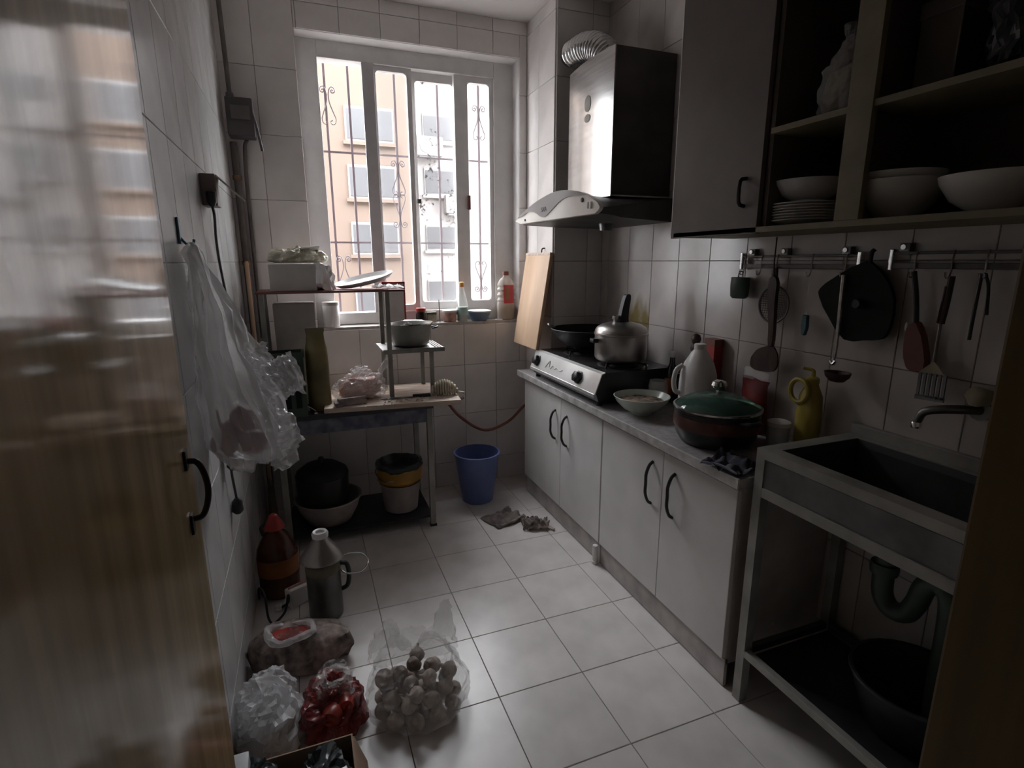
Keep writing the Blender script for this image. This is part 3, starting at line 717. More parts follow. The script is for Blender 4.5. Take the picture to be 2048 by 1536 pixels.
# ---------------------------------------------------------------- upper cabinet and crockery
UX, UB, UT = 1.10, 1.447, 2.25
uc = thing('wall_cabinet', 'dark wall cabinet with open shelves of crockery above the sink', 'cabinet', (0, -.574, UB))
YE = -1.42; H = UT-UB
obj('end_panel', box(UX+.018, 1.392, -.016, 0, 0, H), 'cab_upper', uc)
obj('end_panel', box(UX, 1.392, YE, YE+.016, 0, H), 'cab_upper', uc)
obj('bottom_board', box(UX, 1.392, YE+.016, -.016, 0, .016, .001), 'cab_edge', uc)
obj('top_board', box(UX, 1.392, YE+.016, -.016, H-.016, H, .001), 'cab_upper', uc)
obj('back_board', box(1.386, 1.392, YE+.016, -.016, .016, H-.016), 'cab_inner', uc)
obj('partition', box(UX+.018, 1.386, -.424, -.408, .016, H-.016), 'cab_inner', uc)
obj('shelf', box(UX+.004, 1.386, YE+.016, -.424, .270, .286, .001), 'cab_edge', uc)
obj('stile', box(UX-.002, UX+.016, -.730, -.664, .016, H-.016, .001), 'cab_edge', uc)
obj('partition', box(UX+.016, 1.386, -.705, -.690, .016, H-.016), 'cab_inner', uc)
d = obj('door', box(UX, UX+.017, -.406, -.001, -.003, H, .0015), 'cab_upper', uc)
obj('handle', tube([(UX, -.350, .08), (UX-.025, -.352, .09), (UX-.025, -.352, .15), (UX, -.350, .16)], .006, 8, 3), 'black_iron', d, True)
obj('edging', box(UX-.0008, UX+.017, -.0035, .0005, -.003, H), 'white_plastic', d)
def plate_mesh():
    return lathe([(.05, 0), (.055, .003), (.09, .010), (.103, .016), (.103, .018), (.088, .013), (.05, .006), (.002, .005)], 36)
pm = None; ZB = UB+.0165
for i in range(7):
    bm = plate_mesh()
    if pm is None:
        o = obj('plate', bm, 'porcelain', None, True); pm = o
    else:
        bm.free(); o = pm.copy(); C.objects.link(o)
    o.location = (1.235+.002*math.sin(i*2.1), -1.035+.002*math.cos(i*1.7), ZB+i*.0078)
    tag(o, ('lowest', 'second lowest', 'third lowest', 'fourth lowest', 'third topmost', 'second topmost', 'topmost')[i]+' white plate of the stack in the wall cabinet', 'plate', 'stacked white plates in the wall cabinet')
def bowl_at(x, y, z, s, hh, label, grp=None, mm='porcelain'):
    t = thing('rice_bowl', label, 'bowl', (x, y, z), group=grp)
    obj('bowl', lathe([(.045*s, 0), (.047*s, .007), (.075*s, hh*.35), (.096*s, hh*.8), (.100*s, hh), (.097*s, hh), (.092*s, hh*.8), (.07*s, hh*.38), (.03*s, .014), (.002, .012)], 36), mm, t, True)
    obj('foot_ring', lathe([(.044*s, 0), (.042*s, .002), (.050*s, .012)], 24), mm, t, True)
    return t
bowl_at(1.235, -1.035, ZB+7*.0078+.012, 1.0, .062, 'white bowl standing on the plate stack in the wall cabinet')
bowl_at(1.235, -1.295, ZB+.001, 1.08, .092, 'large white bowl beside the cabinet stile, another bowl nested in it', 'nested bowls')
bowl_at(1.235, -1.295, ZB+.016, 1.0, .096, 'white bowl nested inside the large bowl beside the stile', 'nested bowls')
bowl_at(1.235, -1.515, ZB+.001, 1.08, .080, 'white bowl nearest the door jamb on the cabinet bottom')
def sackbag(name, label, cat, loc, rx, ry, rz_, m, seed, amp=.03, part='bag', neck=True, n=36):
    t = thing(name, label, cat, loc)
    prof = [(.25, 0), (.8, .02), (1.0, .18), (1.02, .4), (.9, .62), (.62, .8), (.3, .92)]
    if neck: prof += [(.14, .97), (.26, 1.06), (.34, 1.16)]
    bm = lathe([(max(.02, r), max(0, z)*rz_) for r, z in dense(prof, 4)], 52, sx=rx, sy=ry, cap=not neck)
    for v in bm.verts:
        k = v.co.copy(); f = min(1, k.z/(rz_*.15)+.1)
        q = Vector((k.x*9, k.y*9, k.z*7))+Vector((seed*2.3, seed, 0))
        v.co += noise.noise_vector(q)*amp*.8*f
    crumple(bm, amp*.8, 16, seed, rz_*.15)
    obj(part, bm, m, t, False)
    return t
ZS2 = UB+.2865
t = sackbag('plastic_bag', 'pale plastic bag stuffed on the upper shelf left of the stile', 'bag', (1.235, -1.125, ZS2), .07, .07, .20, 'film_clear', 3, .022)
obj('contents', rough_up(lathe([(.05, .005), (.07, .05), (.06, .11), (.01, .14)], 16), .012, 20, 2), 'cab_edge', t, True)
t = thing('storage_box', 'dark box at the back of the upper shelf', 'box', (1.29, -1.36, ZS2))
obj('box', box(-.085, .085, -.045, .045, 0, .20, .003), 'cab_inner', t); obj('lid', box(-.088, .088, -.048, .048, .17, .205, .003), 'cab_upper', t)
t = sackbag('plastic_bag', 'black plastic bag on the upper shelf at the top right corner', 'bag', (1.235, -1.55, ZS2), .09, .085, .28, 'black_plastic', 8, .022)
obj('knot', rough_up(lathe([(.02, .28), (.03, .30), (.015, .33)], 12), .006, 40, 1), 'black_plastic', t, True)

# ---------------------------------------------------------------- hanging rails and utensils
def rail(label, ya, yb, z, hooks, brk):
    t = thing('utensil_rail', label, 'rail', (1.375, ya, z), group='utensil rails on the right wall')
    for dz, hh_ in ((.018, .004), (-.016, .008)): obj('bar', box(-.006, .006, yb-ya, 0, dz-hh_, dz+hh_, .002), 'rail_dark', t)
    for y in (0, yb-ya): obj('end_cap', box(-.010, .010, y-.006, y+.006, -.030, .030, .003), 'chrome', t)
    for y in brk:
        b_ = obj('bracket', box(-.004, .017, y-.014, y+.014, .012, .045, .003), 'steel_dark', t)
        obj('screw', lathe([(.007, -.006), (.007, 0)], 12, (-.004, y, .034), axis='x'), 'steel', b_, True)
    for y in hooks:
        obj('hook', tube([(-.006, y, .024), (-.010, y, .0), (-.010, y, -.030), (-.016, y, -.045), (-.027, y, -.045), (-.031, y, -.032)], .0022, 6, 4), 'steel', t, True)
rail('double-bar utensil rail with sponge cup, strainer and ladle', -.652, -1.121, 1.361, (-.02, -.10, -.17, -.31, -.43), (-.045, -.19, -.42))
rail('double-bar utensil rail nearest the door jamb', -1.215, -1.66, 1.366, (-.07, -.16, -.235, -.34), (-.03, -.36))
t = thing('sponge_cup', 'dark green cup hanging at the left end of the rail', 'cup', (1.352, -.672, 1.238))
bm = lathe([(.030, -.012), (.039, -.004), (.042, .035), (.040, .066), (.036, .066), (.036, .02), (.002, .010)], 22, sx=.6)
obj('cup', bm, 'cup_green', t, True)
obj('ear', tube([(0, -.012, .062), (.0, -.008, .085), (0, .008, .085), (0, .012, .062)], .003, 6), 'steel', t, True)
t = thing('strainer', 'round wire strainer hanging behind the wooden spatula', 'strainer', (1.368, -.822, 1.213))
obj('hoop', tube([(0, .064*math.cos(k*math.pi/12), .064*math.sin(k*math.pi/12)) for k in range(25)], .004, 8, 2), 'steel_dark', t, True)
bm = nbm()
for k in range(-7, 8):
    q = k*.0082; s_ = math.sqrt(max(0, .063**2-q*q))
    for A, B in (((q, -s_), (q, s_)), ((-s_, q), (s_, q))):
        pts = []
        for i in range(7):
            f = i/6; yy, zz = A[0]+(B[0]-A[0])*f, A[1]+(B[1]-A[1])*f
            pts.append((.012*(1-(yy*yy+zz*zz)/.063**2)-.0, yy, zz))
        tube(pts, .0011, 4, 1, bm, False)
tag(obj('wire_mesh', bm, 'mesh_steel', t), 'fine woven wire dish', kind='stuff')
obj('handle', tube([(0, 0, .062), (-.004, -.003, .10), (-.008, -.004, .128)], .006, 8), 'wood_dark', t, True)
def hung(name, label, cat, parts, loc=(1.36, 0, 0)):
    t = thing(name, label, cat, loc)
    for nm, bm, m in parts: obj(nm, bm, m, t, True)
    return t
bl = smooth2([(-.85, 1.073), (-.805, 1.055), (-.778, 1.03), (-.768, .995), (-.785, .977), (-.83, .976), (-.878, .984), (-.892, 1.005), (-.890, 1.045), (-.866, 1.074)], 3)
hung('spatula', 'dark wooden spatula hanging in front of the strainer', 'spatula', [
    ('blade', bevel(slab(bl, 'x', -.022, -.016), .002, 1), 'wood_dark'),
    ('handle', bevel(slab(smooth2([(-.846, 1.07), (-.842, 1.14), (-.828, 1.22), (-.821, 1.29), (-.832, 1.312), (-.85, 1.312), (-.859, 1.29), (-.858, 1.22), (-.864, 1.14), (-.866, 1.07)], 3), 'x', -.027, -.012), .003, 1), 'wood_dark'),
    ('string', tube([(-.018, -.836, 1.31), (-.012, -.826, 1.36), (.0, -.815, 1.443)], .0022, 6), 'wood_dark')])
hung('blue_tag', 'small blue scrubber hanging on a clear string', 'scrubber', [
    ('scrubber', bevel(slab([(-.958, 1.19), (-.978, 1.19), (-.981, 1.15), (-.974, 1.122), (-.962, 1.122), (-.956, 1.15)], 'x', -.008, .006), .003, 1), 'teal'),
    ('string', tube([(0, -.968, 1.188), (.002, -.964, 1.25), (.001, -.962, 1.318)], .0018, 6), 'film_clear')])
ph = smooth2([(-1.107, 1.344), (-1.06, 1.312), (-1.014, 1.279), (-1.015, 1.25), (-1.06, 1.19), (-1.118, 1.128), (-1.18, 1.134), (-1.238, 1.146), (-1.252, 1.18), (-1.255, 1.257), (-1.232, 1.30), (-1.205, 1.331), (-1.165, 1.366)], 2)
hung('pot_lid', 'large black angular pan lid hanging between the two rails', 'pan lid', [
    ('plate', bevel(slab(ph, 'x', -.004, .008), .003, 1), 'pan_green'),
    ('knob', lathe([(.012, -.028), (.016, -.018), (.008, -.004)], 16, (0, -1.16, 1.24), axis='x'), 'black_plastic'),
    ('hanger', tube([(.002, -1.165, 1.355), (.0, -1.168, 1.385), (.005, -1.172, 1.395)], .006, 8), 'black_plastic')], (1.352, 0, 0))
hung('ladle', 'ladle with chrome handle hanging over the black pan lid', 'ladle', [
    ('handle', tube([(-.012, -1.100, 1.322), (-.014, -1.103, 1.25), (-.014, -1.106, 1.10), (-.016, -1.104, 1.06)], lambda t_: .007-.002*t_, 8), 'steel'),
    ('ferrule', tube([(-.016, -1.112, 1.062), (-.018, -1.105, 1.052), (-.018, -1.096, 1.060)], .006, 8), 'chrome'),
    ('bowl', lathe([(.002, -.022), (.022, -.018), (.036, -.004), (.040, .010), (.037, .010), (.033, -.002), (.02, -.013), (.002, -.017)], 24, (-.03, -1.135, 1.022), sx=.8), 'wood_dark')], (1.352, 0, 0))
br = smooth2([(-1.298, 1.185), (-1.302, 1.12), (-1.314, 1.078), (-1.338, 1.070), (-1.362, 1.078), (-1.356, 1.12), (-1.335, 1.185), (-1.318, 1.205)], 3)
hung('brush', 'pot brush with red-brown bristles hanging from the second rail', 'brush', [
    ('bristles', bevel(slab(br, 'x', -.016, .010), .003, 1), 'red_brown'),
    ('handle', tube([(-.003, -1.316, 1.20), (-.003, -1.305, 1.27), (-.004, -1.290, 1.335)], .007, 8), 'black_plastic'),
    ('tip', lathe([(.004, 0), (.005, .01), (.003, .022)], 10, (-.012, -1.299, 1.178)), 'white_plastic')])
bm = nbm()
slab([(-1.386, 1.107), (-1.352, 1.072), (-1.415, 1.078)], 'x', -.020, -.016, bm)
tn = thing('slotted_turner', 'slotted steel turner with long handle above the tap', 'turner', (1.36, 0, 0))
obj('shoulder', bm, 'cloth_tan', tn)
for k in range(6):
    a_ = -1.354-k*.0122
    obj('tine', slab([(a_, 1.074), (a_-.007, 1.075), (a_-.008, 1.010), (a_-.001, 1.008)], 'x', -.020, -.016), 'steel_dark', tn)
obj('blade_edge', slab([(-1.353, 1.012), (-1.424, 1.016), (-1.424, 1.004), (-1.353, 1.000)], 'x', -.020, -.016), 'steel_dark', tn)
obj('shaft', tube([(-.018, -1.386, 1.105), (-.016, -1.384, 1.16), (-.014, -1.383, 1.21)], .004, 8), 'steel_dark', tn, True)
obj('grip', tube([(-.014, -1.384, 1.205), (-.013, -1.388, 1.26), (-.013, -1.390, 1.325)], .008, 8), 'wood_dark', tn, True)
obj('grip_spine', tube([(-.022, -1.379, 1.207), (-.021, -1.382, 1.26), (-.021, -1.384, 1.30)], .0022, 6), 'chrome', tn, True)
hung('tongs', 'black tongs hanging at the right end of the second rail', 'tongs', [
    ('arm', tube([(-.012, -1.453, 1.332), (-.014, -1.453, 1.257), (-.012, -1.452, 1.172)], .0042, 8), 'black_plastic'),
    ('arm', tube([(-.006, -1.458, 1.332), (-.004, -1.468, 1.30), (-.004, -1.475, 1.235)], .0036, 8), 'black_plastic'),
    ('joint', lathe([(.007, -.014), (.007, -.002)], 12, (0, -1.455, 1.328), axis='x'), 'steel_dark')])

# ---------------------------------------------------------------- table by the back wall, and the rack on it
tb = thing('side_table', 'dark steel-legged table against the back wall under the rack', 'table', (0, .30, 0))
obj('top', box(-.405, .385, .0, .42, .645, .668, .002), 'dark_metal', tb)
obj('apron', box(-.40, .36, .008, .022, .575, .645, .001), 'cloth_blue', tb)
for x in (-.335, .365):
    for y in (.02, .40):
        l = obj('leg', box(x-.014, x+.014, y-.014, y+.014, .012, .645, .002), 'steel_paint', tb)
        obj('foot', box(x-.017, x+.017, y-.017, y+.017, 0, .014, .002), 'black_plastic', l)
obj('low_shelf', box(-.335, .365, .02, .40, .048, .060, .001), 'dark_metal', tb)
t = thing('pastry_board', 'floury wooden board overhanging the right end of the table', 'board', (.21, .47, .669), rz=R(-6))
obj('board', box(-.325, .325, -.20, .235, 0, .024, .003), 'wood_pale', t)
obj('batten', box(.27, .30, -.19, .225, -.0006, .0, 0), 'wood_pale', t) if False else None
obj('hanging_loop', tube([(.325, -.13, .012), (.345, -.128, .02), (.352, -.12, .012), (.345, -.112, .004), (.325, -.11, .012)], .002, 6), 'rust', t, True)
ZT = .6945
rk = thing('metal_rack', 'two-tier metal rack standing on the table in front of the window', 'rack', (0, 0, ZT))
for x in (-.36, .20):
    for y in (.42, .66):
        if x > 0 or y > .5: obj('post', box(x-.011, x+.011, y-.011, y+.011, 0 if x > 0 else -.025, .535, .002), 'steel_paint', rk)
        else: obj('post', box(x-.011, x+.011, y-.011, y+.011, -.025, .535, .002), 'steel_paint', rk)
for y in (.42, .66): obj('post', box(.40, .42, y-.010, y+.010, 0, .235, .002), 'steel_paint', rk)
obj('top_shelf', box(-.38, .285, .395, .69, .528, .538, .002), 'red_brown', rk)
obj('low_shelf', box(.165, .475, .40, .68, .232, .240, .002), 'steel_soft', rk)
obj('shelf_lip', box(.165, .475, .394, .401, .222, .244, .001), 'steel_paint', rk)
for k in range(3): obj('rib', box(.43+k*.014, .436+k*.014, .42, .66, .240, .243, 0), 'chrome', rk)
ZT2 = ZT+.2445; ZT3 = ZT+.5385

# top tier: white carton with torn side, yellow bag, white tray, paper
t = thing('appliance_box', 'white carton with torn white foam end on the top tier', 'box', (-.22, .53, ZT3))
obj('carton', box(-.10, .105, -.09, .10, 0, .122, .003), 'grey_box', t)
obj('foam_end', crumple(rough_up((lambda b_: (bmesh.ops.subdivide_edges(b_, edges=b_.edges[:], cuts=3, use_grid_fill=True), b_)[1])(loft([[(x, -.092*s_, .004), (x, .09*s_, .004), (x, .095*s_, .118*h_), (x, -.092*s_, .118*h_)] for x, s_, h_ in ((.1055, 1, 1.04), (.13, 1.05, 1.08), (.165, .9, .9), (.185, .6, .45))])), .006, 20, 3), .012, 25, 2, 0), 'white_paper', t)
t = sackbag('yellow_bag', 'limp yellowish plastic bag lying on the white carton', 'bag', (-.19, .53, ZT3+.1265), .125, .07, .075, 'yellow_bag', 5, .018, 'bag', False)
obj('white_fold', rough_up(box(.02, .10, -.05, .03, .066, .076, .002), .008, 25, 2), 'white_paper', t)
t = thing('white_tray', 'white oval tray with a hole leaning on the top tier', 'tray', (.118, .52, ZT3+.004), rot=(R(8), R(-13), 0))
tr_o = [(.145*math.cos(k*math.pi/16), .10*math.sin(k*math.pi/16)) for k in range(32)]
obj('tray', loft([[(x*f, y*f, z) for x, y in tr_o] for f, z in ((.0001, .034), (.8, .034), (.84, .036), (.97, .050), (1., .052), (1., .048), (.86, .032), (.80, .030), (.0001, .030))], True, False), 'white_plastic', t, True)
obj('hole', lathe([(.016, .0345), (.016, .0352)], 16, (0, -.02, 0)), 'black_plastic', t)
t = thing('paper_sheet', 'crumpled white paper at the right end of the top tier', 'paper', (.215, .50, ZT3+.0005), rz=R(10))
obj('sheet', cloth(14, 12, .14, .12, .028, 4, 9, thick=.001), 'white_paper', t, 'all'); obj('corner', rough_up(box(.04, .085, -.03, .0, .004, .007), .006, 25, 1), 'white_paper', t)
# under the top tier
t = thing('carton', 'pale grey carton below the top tier beside the pipe', 'box', (-.225, .60, .669))
obj('box', box(-.095, .09, -.075, .08, 0, .50, .003), 'grey_box', t); obj('flap', box(-.096, .091, -.0765, -.0745, .35, .50, .0005), 'grey_box', t)
t = thing('noodle_pack', 'upright yellow-brown food pack in front of the clear bag', 'pack', (-.145, .40, .669))
obj('pack', loft([[(w_*math.cos(a*math.pi/10)*.052, d_*math.sin(a*math.pi/10)*.036, z) for a in range(20)] for z, w_, d_ in ((0, .9, .9), (.01, 1, 1), (.22, 1, 1), (.30, .95, .8), (.335, .8, .5), (.36, .75, .12), (.385, .78, .08))]), 'noodle_pack', t, True)
obj('top_seal', box(-.042, .042, -.004, .004, .375, .395, .001), 'cab_edge', t)
t = thing('green_crate', 'dark green plastic crate at the left end of the table', 'crate', (-.305, .376, .6685))
obj('shell', (lambda bm: (bx(bm, -.10, .10, -.075, -.067, .0, .29), bx(bm, -.10, .10, .022, .03, 0, .29), bx(bm, -.10, -.092, -.067, .022, 0, .29), bx(bm, .092, .10, -.067, .022, 0, .29), bx(bm, -.092, .092, -.067, .022, 0, .008), bm)[-1])(nbm()), 'crate_green', t)
obj('rim', (lambda bm: (bx(bm, -.106, .106, -.081, -.069, .275, .298), bx(bm, -.106, .106, .024, .034, .275, .298), bx(bm, -.106, -.094, -.069, .024, .275, .298), bx(bm, .094, .106, -.069, .024, .275, .298), bm)[-1])(nbm()), 'crate_green', t)
for k in range(4): obj('slat', box(-.08+k*.045, -.055+k*.045, -.0775, -.0745, .04, .25, .0005), 'pan_green', t)
t = thing('wire_loop', 'thin clear loop of strap lying by the crate', 'strap', (-.25, .325, .6685))
obj('strap', tube([(-.02, 0, .002), (.0, -.01, .03), (.04, -.02, .045), (.075, -.012, .022), (.08, 0, .003)], .0018, 6), 'film_white', t, True)
obj('buckle', box(.073, .087, -.005, .005, .0, .006, .001), 'white_plastic', t)
# clear bag with food, cloth, loofah on the board
t = sackbag('clear_bag', 'crinkled clear bag of pinkish food on the pastry board', 'bag', (.05, .47, ZT), .122, .08, .135, 'film', 2, .03, 'film')
obj('contents', rough_up(lathe([(.06, .003), (.095, .02), (.10, .06), (.07, .095), (.01, .10)], 24, sx=1.05, sy=.65), .016, 16, 3), 'tub_pink', t, True)
obj('twist', rough_up(tube([(.10, 0, .12), (.125, 0, .155), (.145, -.01, .18), (.16, -.02, .175)], lambda k: .012+.012*k, 8), .006, 50, 2), 'film', t, True)
t = thing('folded_cloth', 'grey folded cloth at the left end of the pastry board', 'cloth', (-.01, .335, ZT), rz=R(12))
obj('fold', rough_up(box(-.075, .075, -.02, .02, 0, .022, .006), .008, 22, 5), 'rag', t, True); obj('fold', rough_up(box(-.06, .07, -.016, .016, .02, .036, .005), .008, 22, 7), 'rag', t, True)
t = thing('knife', 'thin dark knife lying along the back of the pastry board', 'knife', (.235, .372, ZT), rz=R(-4))
obj('blade', slab([(-.10, -.008), (.06, -.011), (.06, .011), (-.06, .011)], 'z', .001, .004), 'steel_dark', t); obj('handle', box(.06, .15, -.009, .009, 0, .016, .004), 'black_plastic', t)
lf = thing('ridged_loofah', 'pale ridged loofah curled on the right end of the board', 'loofah', (.462, .366, ZT), rz=R(-8))
for k in range(11):
    u_ = k/10; ww = .016+.026*math.sin(math.pi*min(1, u_*.92+.08))**.7
    obj('ridge', lathe([(.2*ww, -.006), (.9*ww, -.0045), (ww, 0), (.9*ww, .0045), (.2*ww, .006)], 16, (-.062+.0125*k, 0, ww*.95+.001), axis='x', ), 'loofah', lf, True)
obj('tail', tube([(.06, 0, .012), (.085, -.004, .008), (.10, -.01, .006)], .006, 8), 'loofah', lf, True)
fl = thing('flour_crumbs', 'scattered flour crumbs on the pastry board', 'crumbs', (.28, .34, ZT)); fl['kind'] = 'stuff'
bm = nbm()
for k in range(70):
    x, y = random.gauss(0, .12), random.gauss(0, .03); q = random.uniform(.0015, .004)
    if abs(x) < .24: bx(bm, x-q, x+q, y-q, y+q, .0005, .0005+q)
o = obj('crumbs', bm, 'white_paper', fl); o['kind'] = 'stuff'
# pot on the low tier
t = thing('steel_pot', 'deep grey pot with bright rim on the low tier by the window', 'pot', (.328, .535, ZT2))
obj('body', lathe([(.085, 0), (.093, .006), (.098, .03), (.112, .108), (.117, .112), (.115, .116), (.108, .110), (.094, .03), (.08, .01), (.002, .008)], 40), 'steel_paint', t, True)
obj('rim', ringl([(.112, .109), (.119, .112), (.118, .117), (.111, .115)], 40), 'chrome', t, True)
obj('spoon', tube([(-.06, -.02, .03), (-.055, -.05, .09), (-.035, -.085, .124), (-.01, -.10, .118)], .004, 8), 'steel', t, True)
obj('ear', tube([(.112, .03, .085), (.14, .02, .09), (.14, -.02, .09), (.112, -.03, .085)], .005, 8), 'black_plastic', t, True)

# ---------------------------------------------------------------- window sill
SZ = WZ0+.0155; SY = .848
t = thing('white_canister', 'pale canister at the left end of the window sill', 'canister', (-.045, SY, SZ))
obj('body', lathe([(.040, 0), (.043, .004), (.043, .12), (.04, .125)], 26), 'white_plastic', t, True); obj('lid', lathe([(.045, .118), (.045, .134), (.04, .137)], 26), 'grey_box', t, True)
t = thing('red_box', 'tall grey box with red edges behind the rack post on the sill', 'box', (.30, SY+.012, SZ))
obj('box', box(-.066, .062, -.02, .02, 0, .232, .002), 'grey_box', t); obj('edge', box(.055, .064, -.0215, .0215, 0, .238, .001), 'red_cap', t); obj('edge', box(-.066, .064, -.0215, .0215, .226, .238, .001), 'red_cap', t)
t = thing('sauce_jar', 'dark sauce jar with red lid on the sill behind the pot', 'jar', (.452, SY, SZ))
obj('jar', lathe([(.028, 0), (.031, .004), (.031, .05), (.024, .062), (.024, .068)], 22), 'dark_glass', t, True); obj('lid', lathe([(.028, .064), (.028, .084), (.025, .087)], 22), 'red_cap', t, True)
t = thing('pale_carton', 'small yellowish carton on the sill beside the sauce jar', 'box', (.515, SY+.012, SZ))
obj('carton', box(-.027, .027, -.018, .018, 0, .058, .002), 'yellow_bag', t); obj('lid', box(-.028, .028, -.019, .019, .045, .060, .002), 'cab_edge', t)
t = thing('chopstick', 'single thin stick standing upright against the sill edge', 'stick', (.556, SY-.03, SZ), rot=(R(-6), 0, 0))
obj('stick', lathe([(.0018, 0), (.003, .13)], 8), 'wood_dark', t, True); obj('band', lathe([(.0034, .095), (.0034, .105)], 8), 'rust', t, True)
t = thing('pink_tub', 'pink patterned tub with white lid on the sill', 'tub', (.622, SY-.004, SZ))
obj('tub', lathe([(.034, 0), (.038, .004), (.043, .062)], 26), 'tub_pink', t, True); obj('lid', lathe([(.046, .058), (.046, .068), (.042, .071)], 26), 'white_plastic', t, True)
t = thing('glass_bottle', 'clear glass bottle with orange cap on the sill', 'bottle', (.697, SY-.012, SZ))
obj('body', lathe([(.030, 0), (.033, .004), (.033, .10), (.028, .135), (.014, .175), (.012, .205)], 24), 'glass', t, True)
obj('liquid', lathe([(.030, .004), (.031, .085), (.002, .086)], 22), 'celadon', t, True)
obj('label', lathe([(.0336, .04), (.0336, .085)], 24, cap=False), 'label_teal', t, True); obj('cap', lathe([(.0145, .202), (.0145, .228), (.011, .231)], 18), 'orange_cap', t, True)
t = thing('blue_bowl', 'blue bowl with pale lid on the sill next to the oil jug', 'bowl', (.806, SY, SZ))
obj('bowl', lathe([(.045, 0), (.050, .004), (.064, .035), (.070, .055)], 30), 'bowl_blue', t, True); obj('lid', lathe([(.073, .052), (.074, .060), (.06, .064), (.002, .066)], 30), 'label_pale', t, True)
t = thing('spatula_strip', 'white plastic scraper lying on the edge of the sill', 'scraper', (.88, YB+.012, SZ))
obj('strip', box(-.045, .05, -.008, .010, 0, .006, .002), 'white_plastic', t); obj('tip', box(.052, .062, -.006, .008, 0, .006, .002), 'white_plastic', t)
t = thing('oil_jug', 'wavy-sided cooking oil jug with red label at the right end of the sill', 'jug', (.978, SY, SZ))
prof = [(.048, 0), (.054, .006), (.055, .06), (.056, .10)]
for k in range(13): prof.append((.052+.005*math.sin(k*1.6), .11+k*.008))
prof += [(.048, .225), (.034, .245), (.018, .258), (.016, .27)]
obj('body', lathe(prof, 28, sy=.85), 'jug_clear', t, True)
obj('oil', lathe([(.046, .004), (.052, .01), (.053, .085), (.002, .086)], 26, sy=.85), 'oil', t, True)
obj('label', loft([[(r_*math.sin(a_), -r_*math.cos(a_)*.87, z) for z, r_ in ((.10, .0585), (.21, .0575))] for a_ in [R(-30+i*9) for i in range(9)]], False, False), 'label_red', t, True)
obj('label_stripe', loft([[(r_*math.sin(a_), -r_*math.cos(a_)*.88, z) for z, r_ in ((.12, .0595), (.195, .0585))] for a_ in [R(-22+i*6) for i in range(5)]], False, False), 'oil', t, True)
obj('cap', lathe([(.020, .266), (.020, .288), (.016, .291)], 18), 'red_brown', t, True)

# ---------------------------------------------------------------- chopping board on the shaft, hose, bin, rags
t = thing('chopping_board', 'pale wooden chopping board hanging beside the window on the shaft', 'board', (1.085, .56, 1.40), rot=(0, R(9), 0))
obj('board', box(-.024, -.002, -.17, .165, -.52, .005, .006), 'wood_board', t, True)
obj('hook', tube([(-.012, -.03, .0), (-.012, -.028, .028), (.004, -.03, .034), (.012, -.03, .026)], .004, 6), 'black_iron', t, True)
obj('top_edge', box(-.026, .0, -.171, .166, -.008, .007, .003), 'wood_pale', t)
t = thing('gas_hose', 'reddish gas hose sagging from the table to the cabinet', 'hose', (0, 0, 0))
obj('hose', tube([(.40, .765, .60), (.50, .755, .60), (.56, .74, .555), (.64, .72, .455), (.78, .70, .365), (.93, .70, .40), (1.03, .69, .49), (1.075, .66, .53)], .0085, 10), 'hose', t, True)
obj('clamp', lathe([(.011, -.006), (.011, .006)], 14, (.50, .755, .60), axis='x'), 'steel', t, True)
t = thing('waste_bin', 'small blue plastic bin on the floor under the hose', 'bin', (.682, .545, .0005))
obj('shell', lathe([(.085, 0), (.090, .004), (.128, .285), (.124, .286), (.086, .008), (.002, .006)], 40), 'bin_blue', t, True)
obj('rim', ringl([(.124, .280), (.134, .282), (.135, .292), (.124, .293)], 40), 'bin_blue', t, True)
t = thing('floor_rag', 'brown-grey rag spread on the floor by the bin', 'rag', (.735, .245, .0005), rz=R(20))
obj('rag', cloth(30, 26, .20, .17, .028, 3, 11), 'rag', t, 'all'); obj('twist', rough_up(tube([(-.07, -.06, .012), (0, -.075, .014), (.07, -.06, .012)], .008, 8), .006, 30, 2), 'rag', t, True)
t = thing('floor_rag', 'paler crumpled rag on the floor nearest the cabinet', 'rag', (.865, .11, .0005), rz=R(-15))
obj('rag', cloth(30, 26, .15, .12, .06, 2.6, 17), 'rag_pale', t, 'all'); obj('twist', rough_up(tube([(.05, -.03, .012), (.075, -.05, .008), (.09, -.06, .006)], .007, 8), .005, 30, 2), 'rag_pale', t, True)

# ---------------------------------------------------------------- pots under the table
ZL = .0605
t = thing('white_basin', 'wide off-white basin on the shelf under the table', 'basin', (-.145, .47, ZL))
obj('bowl', lathe([(.10, 0), (.11, .006), (.145, .07), (.162, .125), (.157, .126), (.14, .07), (.10, .012), (.002, .010)], 40), 'enamel_shaded', t, True)
obj('rim', ringl([(.158, .122), (.168, .124), (.167, .130), (.157, .129)], 40), 'enamel_shaded', t, True)
t = thing('black_pot', 'sooty black pot sitting in the white basin', 'pot', (-.165, .465, ZL+.0125))
obj('body', lathe([(.085, 0), (.10, .02), (.125, .14), (.128, .24), (.124, .242), (.12, .14), (.09, .03), (.002, .02)], 36), 'pot_dark', t, True)
obj('lid', lathe([(.129, .243), (.122, .262), (.08, .292), (.02, .30), (.002, .301)], 36), 'cast_iron', t, True)
obj('lid_knob', lathe([(.010, .298), (.016, .316), (.012, .33), (.002, .334)], 18), 'black_plastic', t, True)
t = thing('white_bucket', 'white pail on the shelf under the table holding a yellow pail', 'bucket', (.225, .47, ZL))
obj('shell', lathe([(.082, 0), (.088, .004), (.105, .15), (.101, .151), (.084, .008), (.002, .006)], 36), 'enamel_shaded', t, True); obj('rim', ringl([(.101, .148), (.110, .150), (.109, .156), (.100, .155)], 36), 'enamel_shaded', t, True)
